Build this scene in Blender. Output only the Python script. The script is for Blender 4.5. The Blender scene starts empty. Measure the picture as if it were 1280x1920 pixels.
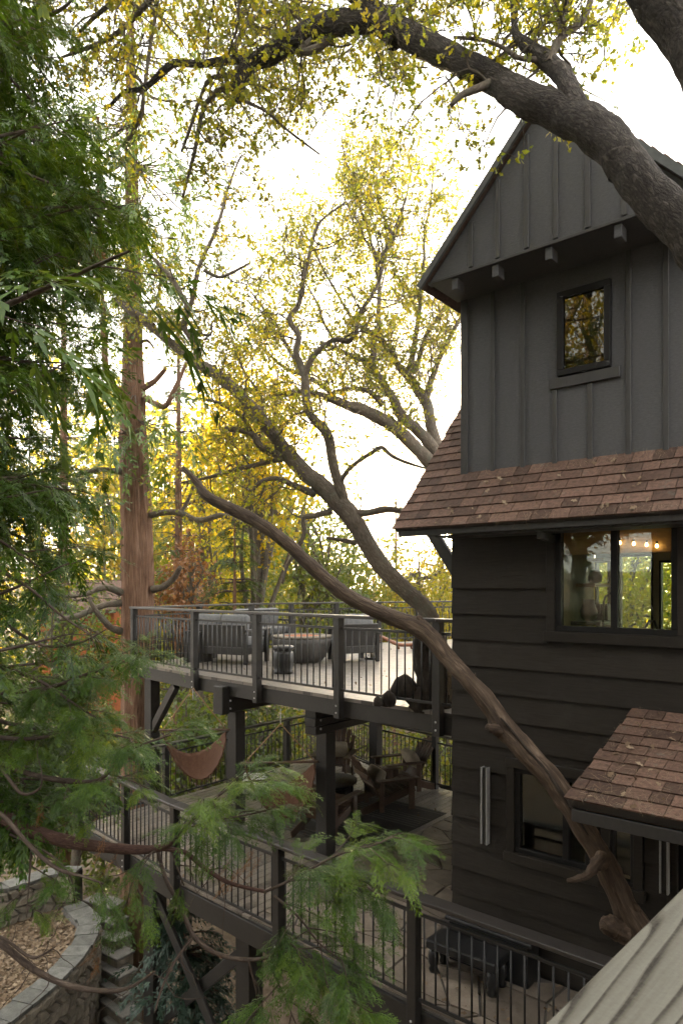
import bpy, bmesh, math, random
import numpy as np
from mathutils import Vector, Matrix, noise
R = math.radians
random.seed(7)
NR = np.random.default_rng(11)
scene = bpy.context.scene
COL = scene.collection

# ------------------------------------------------------------------ camera
# the house fixes the axes: X runs along the facade, Y into the house, the eye is at z = 0
YAW = math.atan2(0.6362, 0.7715)
CS, SN = math.cos(YAW), math.sin(YAW)
FOC, PX, HY = 1270.0, 640.0, 1103.0
cam_d = bpy.data.cameras.new('camera')
cam = bpy.data.objects.new('camera', cam_d)
COL.objects.link(cam)
cam_d.sensor_fit = 'VERTICAL'
cam_d.sensor_height = 36.0
cam_d.lens = 36.0 * FOC / 1920.0
cam_d.shift_y = (HY - 960.0) / 1920.0
cam_d.clip_start = 0.05
cam_d.clip_end = 3000
cam.rotation_euler = (R(90), 0, YAW)
scene.camera = cam

# ------------------------------------------------------------------ light
SUN = Vector((-0.516, 0.871, 0.074)).normalized()
SUN_EL = math.asin(SUN.z)
SUN_AZ = math.atan2(SUN.x, SUN.y)
world = bpy.data.worlds.new('World')
scene.world = world
world.use_nodes = True
wn = world.node_tree
bg = wn.nodes['Background']
sky = wn.nodes.new('ShaderNodeTexSky')
sky.sky_type = 'NISHITA'
sky.sun_disc = False
sky.sun_elevation = SUN_EL
sky.sun_rotation = SUN_AZ
sky.altitude = 1500
sky.air_density = 0.8
sky.dust_density = 3.0
sky.ozone_density = 1.6
# thin bright evening haze over the whole sky: it washes the blue out of the air
veil = wn.nodes.new('ShaderNodeMixRGB')
veil.inputs[0].default_value = 0.86
veil.inputs[2].default_value = (2.45, 2.33, 2.14, 1)
wn.links.new(sky.outputs[0], veil.inputs[1])
wn.links.new(veil.outputs[0], bg.inputs[0])
bg.inputs[1].default_value = 0.15
sl = bpy.data.lights.new('sun_lamp', 'SUN')
sl.energy = 5.0
sl.angle = R(0.5)
sl.color = (1.0, 0.76, 0.44)
slo = bpy.data.objects.new('sun_lamp', sl)
slo.rotation_euler = SUN.to_track_quat('Z', 'Y').to_euler()
COL.objects.link(slo)
scene.view_settings.view_transform = 'Standard'
scene.view_settings.look = 'None'
scene.view_settings.gamma = 1.0
scene.view_settings.use_curve_mapping = False
scene.view_settings.exposure = 3.5
scene.cycles.use_adaptive_sampling = True
scene.cycles.adaptive_threshold = 0.035
scene.cycles.max_bounces = 4
scene.cycles.diffuse_bounces = 2
scene.cycles.glossy_bounces = 2
scene.cycles.transmission_bounces = 3
scene.cycles.transparent_max_bounces = 8
scene.cycles.use_denoising = True
scene.cycles.sample_clamp_indirect = 8.0
scene.cycles.caustics_reflective = False
scene.cycles.caustics_refractive = False

# ------------------------------------------------------------------ survey: photograph directions to places
def W(px, py, d):
    x = (px - PX) / FOC * d
    return Vector((CS * x - SN * d, SN * x + CS * d, -(py - HY) / FOC * d))
def on_z(px, py, z):
    return W(px, py, -z * FOC / (py - HY))
def on_y(px, py, y):
    return W(px, py, y / (SN * (px - PX) / FOC + CS))
def proj(p):
    x = CS * p[0] + SN * p[1]
    d = -SN * p[0] + CS * p[1]
    if d < 0.05:
        return None
    return PX + FOC * x / d, HY - FOC * p[2] / d, d

# ------------------------------------------------------------------ object helpers
WM = {}
def prop(o, label=None, cat=None, group=None, kind=None):
    if label: o['label'] = label
    if cat: o['category'] = cat
    if group: o['group'] = group
    if kind: o['kind'] = kind
    return o
def link(o, parent=None, M=None):
    COL.objects.link(o)
    M = M or Matrix.Identity(4)
    WM[o.name] = M
    if parent is not None:
        o.parent = parent
        o.matrix_basis = WM[parent.name].inverted() @ M
    else:
        o.matrix_basis = M
    return o
def thing(name, label, cat, loc=(0, 0, 0), rz=0.0, group=None):
    o = bpy.data.objects.new(name, None)
    o.empty_display_size = 0.2
    link(o, None, Matrix.Translation(Vector(loc)) @ Matrix.Rotation(rz, 4, 'Z'))
    return prop(o, label, cat, group)
def obj(name, me, parent=None, M=None):
    return link(bpy.data.objects.new(name, me), parent, M)

def np_mesh(name, V, F, mat, uv=None, tint=None, smooth=False):
    """F: list of int arrays (n,3) or (n,4)"""
    V = np.asarray(V, dtype=np.float32).reshape(-1, 3)
    F = [np.asarray(f, dtype=np.int32) for f in F if len(f)]
    me = bpy.data.meshes.new(name)
    me.vertices.add(len(V))
    me.vertices.foreach_set('co', V.ravel())
    loops = np.concatenate([f.ravel() for f in F])
    tot = np.concatenate([np.full(len(f), f.shape[1], dtype=np.int32) for f in F])
    start = np.concatenate([[0], np.cumsum(tot)[:-1]]).astype(np.int32)
    me.loops.add(len(loops))
    me.loops.foreach_set('vertex_index', loops)
    me.polygons.add(len(tot))
    me.polygons.foreach_set('loop_start', start)
    try:
        me.polygons.foreach_set('loop_total', tot)
    except Exception:
        pass
    if smooth:
        me.polygons.foreach_set('use_smooth', np.ones(len(tot), dtype=bool))
    if uv is not None:
        ul = me.uv_layers.new(name='UVMap')
        ul.data.foreach_set('uv', np.asarray(uv, dtype=np.float32)[loops].ravel())
    if tint is not None:
        at = me.attributes.new('tint', 'FLOAT', 'POINT')
        at.data.foreach_set('value', np.asarray(tint, dtype=np.float32))
    me.update(calc_edges=True)
    me.validate()
    if mat: me.materials.append(mat)
    return me
def py_mesh(name, verts, faces, mat, smooth=False):
    me = bpy.data.meshes.new(name)
    me.from_pydata([tuple(v) for v in verts], [], faces)
    me.update()
    if smooth:
        for p in me.polygons: p.use_smooth = True
    bm = bmesh.new(); bm.from_mesh(me)
    bmesh.ops.recalc_face_normals(bm, faces=bm.faces)
    bm.to_mesh(me); bm.free()
    if mat: me.materials.append(mat)
    return me
BOXES = {}
def box_mesh(dx, dy, dz, mat, bev=0.004):
    key = (round(dx, 3), round(dy, 3), round(dz, 3), mat.name, bev)
    if key in BOXES: return BOXES[key]
    bm = bmesh.new()
    bmesh.ops.create_cube(bm, size=1.0)
    for v in bm.verts:
        v.co.x *= dx; v.co.y *= dy; v.co.z *= dz
    if bev and min(dx, dy, dz) > bev * 2.5:
        bmesh.ops.bevel(bm, geom=bm.edges[:], offset=bev, segments=1, affect='EDGES')
    me = bpy.data.meshes.new('box'); bm.to_mesh(me); bm.free()
    me.materials.append(mat)
    BOXES[key] = me
    return me
def TR(x, y, z, rz=0.0, rx=0.0, ry=0.0):
    return Matrix.Translation((x, y, z)) @ Matrix.Rotation(rz, 4, 'Z') @ Matrix.Rotation(ry, 4, 'Y') @ Matrix.Rotation(rx, 4, 'X')
def box(parent, name, c, d, mat, M=None, rz=0.0, rx=0.0, ry=0.0, bev=0.004):
    L = TR(c[0], c[1], c[2], rz, rx, ry)
    return obj(name, box_mesh(d[0], d[1], d[2], mat, bev), parent, (M @ L) if M else L)
def box2(parent, name, lo, hi, mat, bev=0.004, M=None):
    return box(parent, name, [(a + b) / 2 for a, b in zip(lo, hi)], [abs(b - a) for a, b in zip(lo, hi)], mat, bev=bev, M=M)
def beam(parent, name, p0, p1, w, h, mat, up=Vector((0, 0, 1)), bev=0.004):
    p0, p1 = Vector(p0), Vector(p1)
    x = (p1 - p0); L = x.length; x.normalize()
    y = up.cross(x)
    if y.length < 1e-4: y = Vector((0, 1, 0)).cross(x)
    y.normalize(); z = x.cross(y)
    c = (p0 + p1) / 2
    M = Matrix(((x.x, y.x, z.x, c.x), (x.y, y.y, z.y, c.y), (x.z, y.z, z.z, c.z), (0, 0, 0, 1)))
    return obj(name, box_mesh(L, w, h, mat, bev), parent, M)
def prism(parent, name, poly, vec, mat, base=None):
    """poly: list of world points, extruded by vec"""
    n = len(poly); vec = Vector(vec)
    b = Vector(base) if base else sum((Vector(p) for p in poly), Vector()) / n
    v = [Vector(p) - b for p in poly] + [Vector(p) + vec - b for p in poly]
    f = [list(range(n))[::-1], list(range(n, 2 * n))] + [[i, (i + 1) % n, n + (i + 1) % n, n + i] for i in range(n)]
    return obj(name, py_mesh(name, v, f, mat), parent, Matrix.Translation(b))
def lathe_mesh(name, prof, mat, seg=24, smooth=True):
    V = []; F = []
    for r, z in prof:
        for k in range(seg):
            a = 2 * math.pi * k / seg
            V.append((r * math.cos(a), r * math.sin(a), z))
    for i in range(len(prof) - 1):
        for k in range(seg):
            F.append([i * seg + k, i * seg + (k + 1) % seg, (i + 1) * seg + (k + 1) % seg, (i + 1) * seg + k])
    F.append(list(range(seg))[::-1]); F.append([(len(prof) - 1) * seg + k for k in range(seg)])
    return py_mesh(name, V, F, mat, smooth)
def lathe(parent, name, prof, loc, mat, seg=24, M=None, smooth=True):
    L = Matrix.Translation(Vector(loc))
    return obj(name, lathe_mesh(name, prof, mat, seg, smooth), parent, (M @ L) if M else L)

# swept tubes ------------------------------------------------------
def smooth_path(pts, rad, step):
    P = [Vector(p) for p in pts]
    out, ro = [], []
    n = len(P)
    for i in range(n - 1):
        p0 = P[max(i - 1, 0)]; p1 = P[i]; p2 = P[i + 1]; p3 = P[min(i + 2, n - 1)]
        k = max(1, int((p2 - p1).length / step))
        for j in range(k):
            t = j / k
            out.append(0.5 * ((2 * p1) + (p2 - p0) * t + (2 * p0 - 5 * p1 + 4 * p2 - p3) * t * t + (3 * p1 - p0 - 3 * p2 + p3) * t ** 3))
            ro.append(rad[i] * (1 - t) + rad[i + 1] * t)
    out.append(P[-1]); ro.append(rad[-1])
    return out, ro
class Geo:
    def __init__(s): s.V = []; s.Q = []; s.T = []; s.UV = []; s.TI = []; s.n = 0
    def add(s, V, Q=None, T=None, UV=None, tint=None):
        V = np.asarray(V, dtype=np.float32)
        if Q is not None and len(Q): s.Q.append(np.asarray(Q, dtype=np.int32) + s.n)
        if T is not None and len(T): s.T.append(np.asarray(T, dtype=np.int32) + s.n)
        s.V.append(V); s.n += len(V)
        s.UV.append(np.zeros((len(V), 2), np.float32) if UV is None else np.asarray(UV, np.float32))
        s.TI.append(np.full(len(V), 0.5, np.float32) if tint is None else np.asarray(tint, np.float32) * np.ones(len(V), np.float32))
    def tris(s): return 2 * sum(len(q) for q in s.Q) + sum(len(t) for t in s.T)
    def mesh(s, name, mat, base, smooth=True):
        V = np.concatenate(s.V) - np.array(base, np.float32)
        F = []
        if s.Q: F.append(np.concatenate(s.Q))
        if s.T: F.append(np.concatenate(s.T))
        return np_mesh(name, V, F, mat, np.concatenate(s.UV), np.concatenate(s.TI), smooth)
    def build(s, name, mat, parent, base, smooth=True, kind=None):
        o = obj(name, s.mesh(name, mat, base, smooth), parent, Matrix.Translation(Vector(base)))
        if kind: o['kind'] = kind
        return o
def tube(geo, pts, rad, seg=8, lump=0.0, lfreq=3.0, tint=0.5, cap=True, seed=0.0, flute=0):
    n = len(pts)
    T = [(pts[min(i + 1, n - 1)] - pts[max(i - 1, 0)]).normalized() for i in range(n)]
    # start the seam on the side away from the camera
    ref = Vector((pts[0].x, pts[0].y, pts[0].z))
    u = ref - T[0] * ref.dot(T[0])
    if u.length < 1e-3: u = T[0].orthogonal()
    u.normalize()
    V = np.zeros((n, seg + 1, 3), np.float32); UV = np.zeros((n, seg + 1, 2), np.float32)
    s = 0.0
    for i in range(n):
        u = u - T[i] * u.dot(T[i]); u.normalize()
        w = T[i].cross(u)
        if i: s += (pts[i] - pts[i - 1]).length
        for k in range(seg + 1):
            a = 2 * math.pi * (k % seg) / seg
            dr = u * math.cos(a) + w * math.sin(a)
            r = rad[i]
            if lump:
                q = pts[i] + dr * rad[i]
                r *= 1 + lump * noise.noise(q * lfreq + Vector((seed, 0, 0))) + 0.5 * lump * noise.noise(q * lfreq * 2.7 + Vector((0, seed, 5)))
            if flute:
                r *= 1 + 0.05 * math.sin(a * flute + seed) + 0.03 * math.sin(a * (flute * 2 + 1) + s * 0.6)
            V[i, k] = pts[i] + dr * r
            UV[i, k] = (a * max(rad[0], 0.02) if k < seg else 2 * math.pi * max(rad[0], 0.02), s)
    V = V.reshape(-1, 3); UV = UV.reshape(-1, 2)
    idx = np.arange(n * (seg + 1)).reshape(n, seg + 1)
    Q = np.stack([idx[:-1, :-1], idx[:-1, 1:], idx[1:, 1:], idx[1:, :-1]], -1).reshape(-1, 4)
    Tt = []
    if cap:
        c = len(V)
        V = np.concatenate([V, np.array([pts[-1] + T[-1] * rad[-1] * 0.3], np.float32)])
        UV = np.concatenate([UV, [[0, s]]])
        Tt = [(idx[-1, k], idx[-1, k + 1], c) for k in range(seg)]
    geo.add(V, Q, Tt, UV, tint)
def rod(parent, name, pts, r, mat, seg=6, base=None, step=0.05, kind=None):
    g = Geo()
    P, Rr = smooth_path(pts, [r] * len(pts) if not isinstance(r, (list, tuple)) else list(r), step)
    tube(g, P, Rr, seg)
    return g.build(name, mat, parent, base or tuple(pts[0]), True, kind)

# ------------------------------------------------------------------ materials
def nodes(name):
    m = bpy.data.materials.new(name); m.use_nodes = True
    nt = m.node_tree
    return m, nt, nt.nodes['Principled BSDF'], nt.nodes['Material Output']
def N(nt, t, **kw):
    n = nt.nodes.new('ShaderNode' + t)
    for k, v in kw.items():
        if k in n.inputs: n.inputs[k].default_value = v
        else: setattr(n, k, v)
    return n
def ramp(nt, fac, stops, interp='LINEAR'):
    r = nt.nodes.new('ShaderNodeValToRGB')
    r.color_ramp.interpolation = interp
    e = r.color_ramp.elements
    while len(e) > 1: e.remove(e[-1])
    e[0].position = stops[0][0]; e[0].color = (*stops[0][1], 1)
    for p, c in stops[1:]:
        k = e.new(p); k.color = (*c, 1)
    nt.links.new(fac, r.inputs[0])
    return r.outputs[0]
def mathn(nt, op, a, b=None, clamp=False):
    n = nt.nodes.new('ShaderNodeMath'); n.operation = op; n.use_clamp = clamp
    for i, v in enumerate((a, b)):
        if v is None: continue
        if isinstance(v, (int, float)): n.inputs[i].default_value = v
        else: nt.links.new(v, n.inputs[i])
    return n.outputs[0]
def coords(nt, scale=(1, 1, 1), kind='Object', jitter=True):
    tc = nt.nodes.new('ShaderNodeTexCoord')
    src = tc.outputs[kind]
    if jitter:
        oi = nt.nodes.new('ShaderNodeObjectInfo')
        va = nt.nodes.new('ShaderNodeVectorMath'); va.operation = 'ADD'
        mm = nt.nodes.new('ShaderNodeVectorMath'); mm.operation = 'SCALE'
        mm.inputs[0].default_value = (37.0, 61.0, 17.0)
        nt.links.new(oi.outputs['Random'], mm.inputs['Scale'])
        nt.links.new(src, va.inputs[0]); nt.links.new(mm.outputs[0], va.inputs[1])
        src = va.outputs[0]
    mp = nt.nodes.new('ShaderNodeMapping')
    mp.inputs['Scale'].default_value = scale
    nt.links.new(src, mp.inputs[0])
    return mp.outputs[0]
def noise_t(nt, vec, scale, detail=4, rough=0.55, dist=0.0):
    n = N(nt, 'TexNoise', Scale=scale, Detail=detail, Roughness=rough, Distortion=dist)
    nt.links.new(vec, n.inputs['Vector'])
    return n.outputs['Fac']
def bump(nt, bsdf, h, strength, dist=0.01, prev=None):
    b = N(nt, 'Bump', Strength=strength, Distance=dist)
    nt.links.new(h, b.inputs['Height'])
    nt.links.new(b.outputs[0], bsdf.inputs['Normal'])
    return b
def surf(name, c1, c2, scale=(1, 1, 1), ns=6.0, rough=0.6, bs=0.3, bd=0.004, rand=0.0, spec=0.5, wear=None, kind='Object', detail=5, rvar=0.12):
    """two-tone procedural surface; grain follows the stretched coordinates"""
    m, nt, b, out = nodes(name)
    v = coords(nt, scale, kind)
    f = noise_t(nt, v, ns, detail)
    f2 = noise_t(nt, v, ns * 5.3, 4)
    mix = mathn(nt, 'ADD', mathn(nt, 'MULTIPLY', f, 0.7), mathn(nt, 'MULTIPLY', f2, 0.3))
    col = ramp(nt, mix, [(0.32, c1), (0.68, c2)])
    if wear:
        wv = noise_t(nt, coords(nt, (1, 1, 1), kind), wear[1], 6, 0.7)
        mx = N(nt, 'MixRGB'); mx.inputs[2].default_value = (*wear[0], 1)
        fac = nt.nodes.new('ShaderNodeMapRange')
        fac.inputs[1].default_value = wear[2]; fac.inputs[2].default_value = wear[2] + 0.1
        nt.links.new(wv, fac.inputs[0])
        nt.links.new(fac.outputs[0], mx.inputs[0]); nt.links.new(col, mx.inputs[1])
        col = mx.outputs[0]
    if rand:
        oi = nt.nodes.new('ShaderNodeObjectInfo')
        h = N(nt, 'HueSaturation')
        nt.links.new(col, h.inputs['Color'])
        nt.links.new(mathn(nt, 'ADD', mathn(nt, 'MULTIPLY', oi.outputs['Random'], rand * 2), 1 - rand), h.inputs['Value'])
        col = h.outputs[0]
    nt.links.new(col, b.inputs['Base Color'])
    b.inputs['Specular IOR Level'].default_value = spec
    nt.links.new(mathn(nt, 'ADD', mathn(nt, 'MULTIPLY', f2, rvar * 2), rough - rvar), b.inputs['Roughness'])
    bump(nt, b, mix, bs, bd)
    return m
MA = {}
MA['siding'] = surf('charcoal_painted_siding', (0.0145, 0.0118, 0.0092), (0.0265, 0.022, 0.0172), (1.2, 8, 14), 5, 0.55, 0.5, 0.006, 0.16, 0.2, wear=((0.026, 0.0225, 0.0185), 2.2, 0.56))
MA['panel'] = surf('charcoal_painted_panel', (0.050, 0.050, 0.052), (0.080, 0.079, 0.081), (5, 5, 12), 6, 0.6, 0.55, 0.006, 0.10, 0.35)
MA['trim'] = surf('charcoal_trim', (0.022, 0.021, 0.020), (0.038, 0.036, 0.034), (3, 3, 1), 9, 0.5, 0.3, 0.003, 0.1)
MA['rake'] = surf('grey_green_rake_edge', (0.04, 0.044, 0.041), (0.075, 0.08, 0.075), (3, 3, 3), 7, 0.55, 0.3, 0.004, 0.1)
MA['frame'] = surf('bronze_black_frame', (0.006, 0.006, 0.006), (0.011, 0.010, 0.0095), (3, 3, 3), 8, 0.5, 0.08, 0.001, 0, 0.2)
MA['shingle'] = surf('brown_asphalt_shingle', (0.052, 0.031, 0.023), (0.140, 0.084, 0.061), (1, 1, 1), 30, 0.85, 0.9, 0.004, 0.42, 0.25, wear=((0.10, 0.088, 0.07), 9.0, 0.60))
MA['deckpaint'] = surf('dark_stained_timber', (0.0075, 0.0064, 0.0054), (0.0155, 0.0132, 0.011), (2, 2, 2), 9, 0.5, 0.35, 0.003, 0.12)
MA['railcap'] = surf('dark_rail_cap', (0.018, 0.0155, 0.014), (0.04, 0.035, 0.032), (2, 14, 14), 4, 0.36, 0.25, 0.002, 0.15)
MA['metal'] = surf('black_baluster_metal', (0.008, 0.008, 0.008), (0.014, 0.014, 0.014), (4, 4, 4), 10, 0.4, 0.05, 0.001)
MA['plank'] = surf('grey_brown_deck_plank', (0.14, 0.118, 0.096), (0.26, 0.225, 0.19), (14, 0.7, 10), 4, 0.30, 0.5, 0.003, 0.22, 0.5, wear=((0.06, 0.05, 0.04), 1.3, 0.56))
MA['bolt'] = surf('zinc_bolt', (0.35, 0.35, 0.34), (0.5, 0.5, 0.48), (5, 5, 5), 9, 0.4, 0.1, 0.001)
MA['flag'] = surf('brown_flagstone', (0.12, 0.095, 0.072), (0.24, 0.20, 0.16), (1, 1, 1), 5, 0.5, 0.7, 0.008, 0.30, 0.5, wear=((0.09, 0.075, 0.06), 3.5, 0.58))
MA['mortar'] = surf('dark_mortar', (0.06, 0.055, 0.05), (0.12, 0.11, 0.10), (1, 1, 1), 14, 0.9, 0.6, 0.004)
MA['stone'] = surf('buff_wall_stone', (0.10, 0.087, 0.068), (0.24, 0.21, 0.165), (1, 1, 1), 7, 0.85, 0.8, 0.012, 0.32, 0.3)
MA['capstone'] = surf('pale_cap_stone', (0.07, 0.07, 0.063), (0.16, 0.16, 0.145), (1, 1, 1), 9, 0.85, 0.8, 0.01, 0.2, 0.3)
MA['steps'] = surf('grey_step_concrete', (0.12, 0.115, 0.105), (0.22, 0.21, 0.19), (1, 1, 1), 6, 0.85, 0.5, 0.006, 0.15, 0.3)
MA['soil'] = surf('leaf_covered_soil', (0.07, 0.05, 0.034), (0.18, 0.14, 0.10), (1, 1, 1), 3, 0.95, 0.9, 0.05, 0, 0.2)
MA['cush'] = surf('light_grey_cushion', (0.12, 0.124, 0.128), (0.19, 0.194, 0.198), (1, 1, 1), 18, 0.9, 0.35, 0.003, 0.1, 0.2)
MA['wicker'] = surf('charcoal_wicker', (0.014, 0.013, 0.012), (0.03, 0.027, 0.024), (1, 1, 9), 14, 0.6, 0.7, 0.004, 0.1)
MA['concrete'] = surf('dark_cast_concrete', (0.06, 0.055, 0.05), (0.11, 0.105, 0.10), (1, 1, 1), 8, 0.6, 0.4, 0.004)
MA['blackgloss'] = surf('black_glazed', (0.008, 0.008, 0.009), (0.016, 0.016, 0.016), (1, 1, 1), 6, 0.34, 0.04, 0.002)
MA['chairwood'] = surf('brown_chair_wood', (0.055, 0.032, 0.02), (0.12, 0.07, 0.042), (2, 10, 10), 5, 0.5, 0.4, 0.003, 0.15)
MA['redwood'] = surf('reddish_bent_wood', (0.16, 0.06, 0.03), (0.28, 0.11, 0.05), (2, 10, 10), 5, 0.45, 0.3, 0.003, 0.15)
MA['pillow'] = surf('cream_pillow', (0.26, 0.22, 0.16), (0.38, 0.33, 0.25), (1, 1, 1), 14, 0.9, 0.4, 0.004, 0.08, 0.2)
MA['white'] = surf('white_cotton', (0.42, 0.41, 0.38), (0.55, 0.54, 0.51), (1, 1, 1), 12, 0.9, 0.4, 0.004, 0, 0.2)
MA['rope'] = surf('rust_hammock_cotton', (0.055, 0.027, 0.016), (0.13, 0.066, 0.04), (60, 4, 4), 4, 0.9, 0.7, 0.006, 0.0, 0.2)
MA['cord'] = surf('tan_cord', (0.22, 0.13, 0.07), (0.34, 0.22, 0.13), (20, 20, 20), 4, 0.9, 0.3, 0.002, 0.0, 0.2)
MA['bark_oak'] = None
MA['rust'] = surf('rust_red_cabin_boards', (0.22, 0.065, 0.022), (0.36, 0.115, 0.04), (1, 1, 9), 6, 0.8, 0.4, 0.01, 0.12, 0.2)
MA['plaster'] = surf('cream_plaster', (0.50, 0.46, 0.38), (0.62, 0.58, 0.49), (1, 1, 1), 4, 0.85, 0.2, 0.004, 0, 0.3)
MA['ceil'] = surf('pale_ceiling', (0.58, 0.58, 0.55), (0.66, 0.66, 0.63), (1, 1, 1), 4, 0.85, 0.1, 0.003, 0, 0.3)
MA['cabinet'] = surf('honey_wood', (0.30, 0.17, 0.075), (0.46, 0.27, 0.12), (2, 2, 12), 4, 0.45, 0.2, 0.003, 0.1)
MA['splash'] = surf('tan_stone_splashback', (0.26, 0.205, 0.14), (0.46, 0.38, 0.27), (1, 1, 1), 5, 0.6, 0.6, 0.006, 0.1)
MA['sconce'] = surf('pale_sconce_edge', (0.22, 0.22, 0.21), (0.30, 0.30, 0.29), (3, 3, 3), 9, 0.4, 0.05, 0.001)
MA['steel'] = surf('dark_faucet_steel', (0.03, 0.03, 0.03), (0.05, 0.05, 0.05), (3, 3, 3), 9, 0.3, 0.05, 0.001)

def glass_mat(name, tint, refl=1.0):
    m, nt, b, out = nodes(name)
    nt.nodes.remove(b)
    tr = N(nt, 'BsdfTransparent'); tr.inputs[0].default_value = (*tint, 1)
    gl = N(nt, 'BsdfGlossy', Roughness=0.015)
    fr = N(nt, 'Fresnel', IOR=1.5)
    v = coords(nt, (1, 1, 1), 'Object', False)
    bp = N(nt, 'Bump', Strength=0.03, Distance=0.02)
    nt.links.new(noise_t(nt, v, 2.2, 2), bp.inputs['Height'])
    nt.links.new(bp.outputs[0], gl.inputs['Normal'])
    mx = N(nt, 'MixShader')
    nt.links.new(mathn(nt, 'MULTIPLY', fr.outputs[0], refl, True), mx.inputs[0])
    nt.links.new(tr.outputs[0], mx.inputs[1]); nt.links.new(gl.outputs[0], mx.inputs[2])
    nt.links.new(mx.outputs[0], out.inputs[0])
    return m
MA['glass'] = glass_mat('window_glass', (0.82, 0.88, 0.80), 1.0)
MA['glass_dark'] = glass_mat('double_glazing', (0.50, 0.46, 0.28), 1.4)

def bark(name, c_dark, c_mid, c_light, su, sv, depth, rough=0.9, moss=None, fissure=True, wob=0.35):
    """bark laid along the limb: u round it, v along it"""
    m, nt, b, out = nodes(name)
    tc = nt.nodes.new('ShaderNodeTexCoord')
    mp = nt.nodes.new('ShaderNodeMapping'); mp.inputs['Scale'].default_value = (su, sv, 1)
    nt.links.new(tc.outputs['UV'], mp.inputs[0])
    obv = coords(nt, (1, 1, 1), 'Object', False)
    wb = N(nt, 'TexNoise', Scale=1.3, Detail=4.0)
    nt.links.new(mp.outputs[0], wb.inputs['Vector'])
    add = nt.nodes.new('ShaderNodeMixRGB'); add.blend_type = 'ADD'; add.inputs[0].default_value = wob
    nt.links.new(mp.outputs[0], add.inputs[1]); nt.links.new(wb.outputs['Color'], add.inputs[2])
    vo = N(nt, 'TexVoronoi', Scale=1.0); vo.feature = 'DISTANCE_TO_EDGE'
    nt.links.new(add.outputs[0], vo.inputs['Vector'])
    rn = noise_t(nt, add.outputs[0], 0.55, 5, 0.6, 0.6)
    ridge = mathn(nt, 'MULTIPLY', mathn(nt, 'ABSOLUTE', mathn(nt, 'SUBTRACT', rn, 0.5)), 5.0, True)
    plate = nt.nodes.new('ShaderNodeMapRange'); plate.inputs[1].default_value = 0.0; plate.inputs[2].default_value = 0.22
    nt.links.new(vo.outputs['Distance'], plate.inputs[0])
    fine = noise_t(nt, add.outputs[0], 4.0, 6, 0.7)
    big = noise_t(nt, obv, 2.0, 4)
    h = mathn(nt, 'ADD', mathn(nt, 'MULTIPLY', plate.outputs[0], 0.22 if fissure else 0.08), mathn(nt, 'ADD', mathn(nt, 'MULTIPLY', ridge, 0.5), mathn(nt, 'MULTIPLY', fine, 0.45)))
    cf = mathn(nt, 'ADD', mathn(nt, 'MULTIPLY', h, 0.6), mathn(nt, 'MULTIPLY', big, 0.4))
    col = ramp(nt, cf, [(0.25, c_dark), (0.55, c_mid), (0.85, c_light)])
    if moss:
        mv = noise_t(nt, obv, 5.0, 5, 0.7)
        fac = nt.nodes.new('ShaderNodeMapRange'); fac.inputs[1].default_value = 0.52; fac.inputs[2].default_value = 0.66
        nt.links.new(mv, fac.inputs[0])
        mx = N(nt, 'MixRGB'); mx.inputs[2].default_value = (*moss, 1)
        nt.links.new(fac.outputs[0], mx.inputs[0]); nt.links.new(col, mx.inputs[1])
        col = mx.outputs[0]
    nt.links.new(col, b.inputs['Base Color'])
    b.inputs['Roughness'].default_value = rough
    b.inputs['Specular IOR Level'].default_value = 0.25
    bump(nt, b, h, 1.0, depth)
    return m
MA['bark_oak'] = bark('furrowed_oak_bark', (0.012, 0.010, 0.009), (0.060, 0.051, 0.043), (0.16, 0.14, 0.12), 34, 15, 0.028, wob=1.3)
MA['bark_branch'] = bark('grey_brown_branch_bark', (0.045, 0.036, 0.028), (0.13, 0.105, 0.08), (0.22, 0.19, 0.15), 30, 12, 0.008, moss=(0.10, 0.10, 0.075))
MA['bark_bare'] = bark('bare_brown_limb', (0.022, 0.014, 0.010), (0.075, 0.051, 0.034), (0.19, 0.14, 0.10), 11, 3.2, 0.009, 0.75, wob=2.0)
MA['bark_cedar'] = bark('stringy_red_cedar_bark', (0.055, 0.026, 0.016), (0.22, 0.125, 0.08), (0.36, 0.24, 0.175), 34, 1.6, 0.022, wob=0.6)
MA['bark_dark'] = bark('dark_root_bark', (0.010, 0.008, 0.006), (0.032, 0.024, 0.018), (0.07, 0.055, 0.043), 30, 8, 0.010)
MA['bark_twig'] = bark('twig_bark', (0.035, 0.025, 0.020), (0.10, 0.075, 0.060), (0.21, 0.17, 0.14), 40, 14, 0.003, fissure=False)
MA['bark_red'] = bark('red_brown_cedar_branch', (0.035, 0.019, 0.016), (0.10, 0.055, 0.043), (0.19, 0.12, 0.095), 60, 16, 0.004, wob=0.8)

def leaf_mat(name, stops, trans_stops, tr=0.5, rough=0.45, spec=0.4, isl=0.35):
    m, nt, b, out = nodes(name)
    at = N(nt, 'Attribute'); at.attribute_name = 'tint'
    ge = nt.nodes.new('ShaderNodeNewGeometry')
    f = mathn(nt, 'ADD', mathn(nt, 'MULTIPLY', at.outputs['Fac'], 1 - isl), mathn(nt, 'MULTIPLY', ge.outputs['Random Per Island'], isl), True)
    nt.links.new(ramp(nt, f, stops), b.inputs['Base Color'])
    b.inputs['Roughness'].default_value = rough
    b.inputs['Specular IOR Level'].default_value = spec
    t = N(nt, 'BsdfTranslucent')
    nt.links.new(ramp(nt, f, trans_stops), t.inputs[0])
    mx = N(nt, 'MixShader'); mx.inputs[0].default_value = tr
    nt.links.new(b.outputs[0], mx.inputs[1]); nt.links.new(t.outputs[0], mx.inputs[2])
    nt.links.new(mx.outputs[0], out.inputs[0])
    return m
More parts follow.
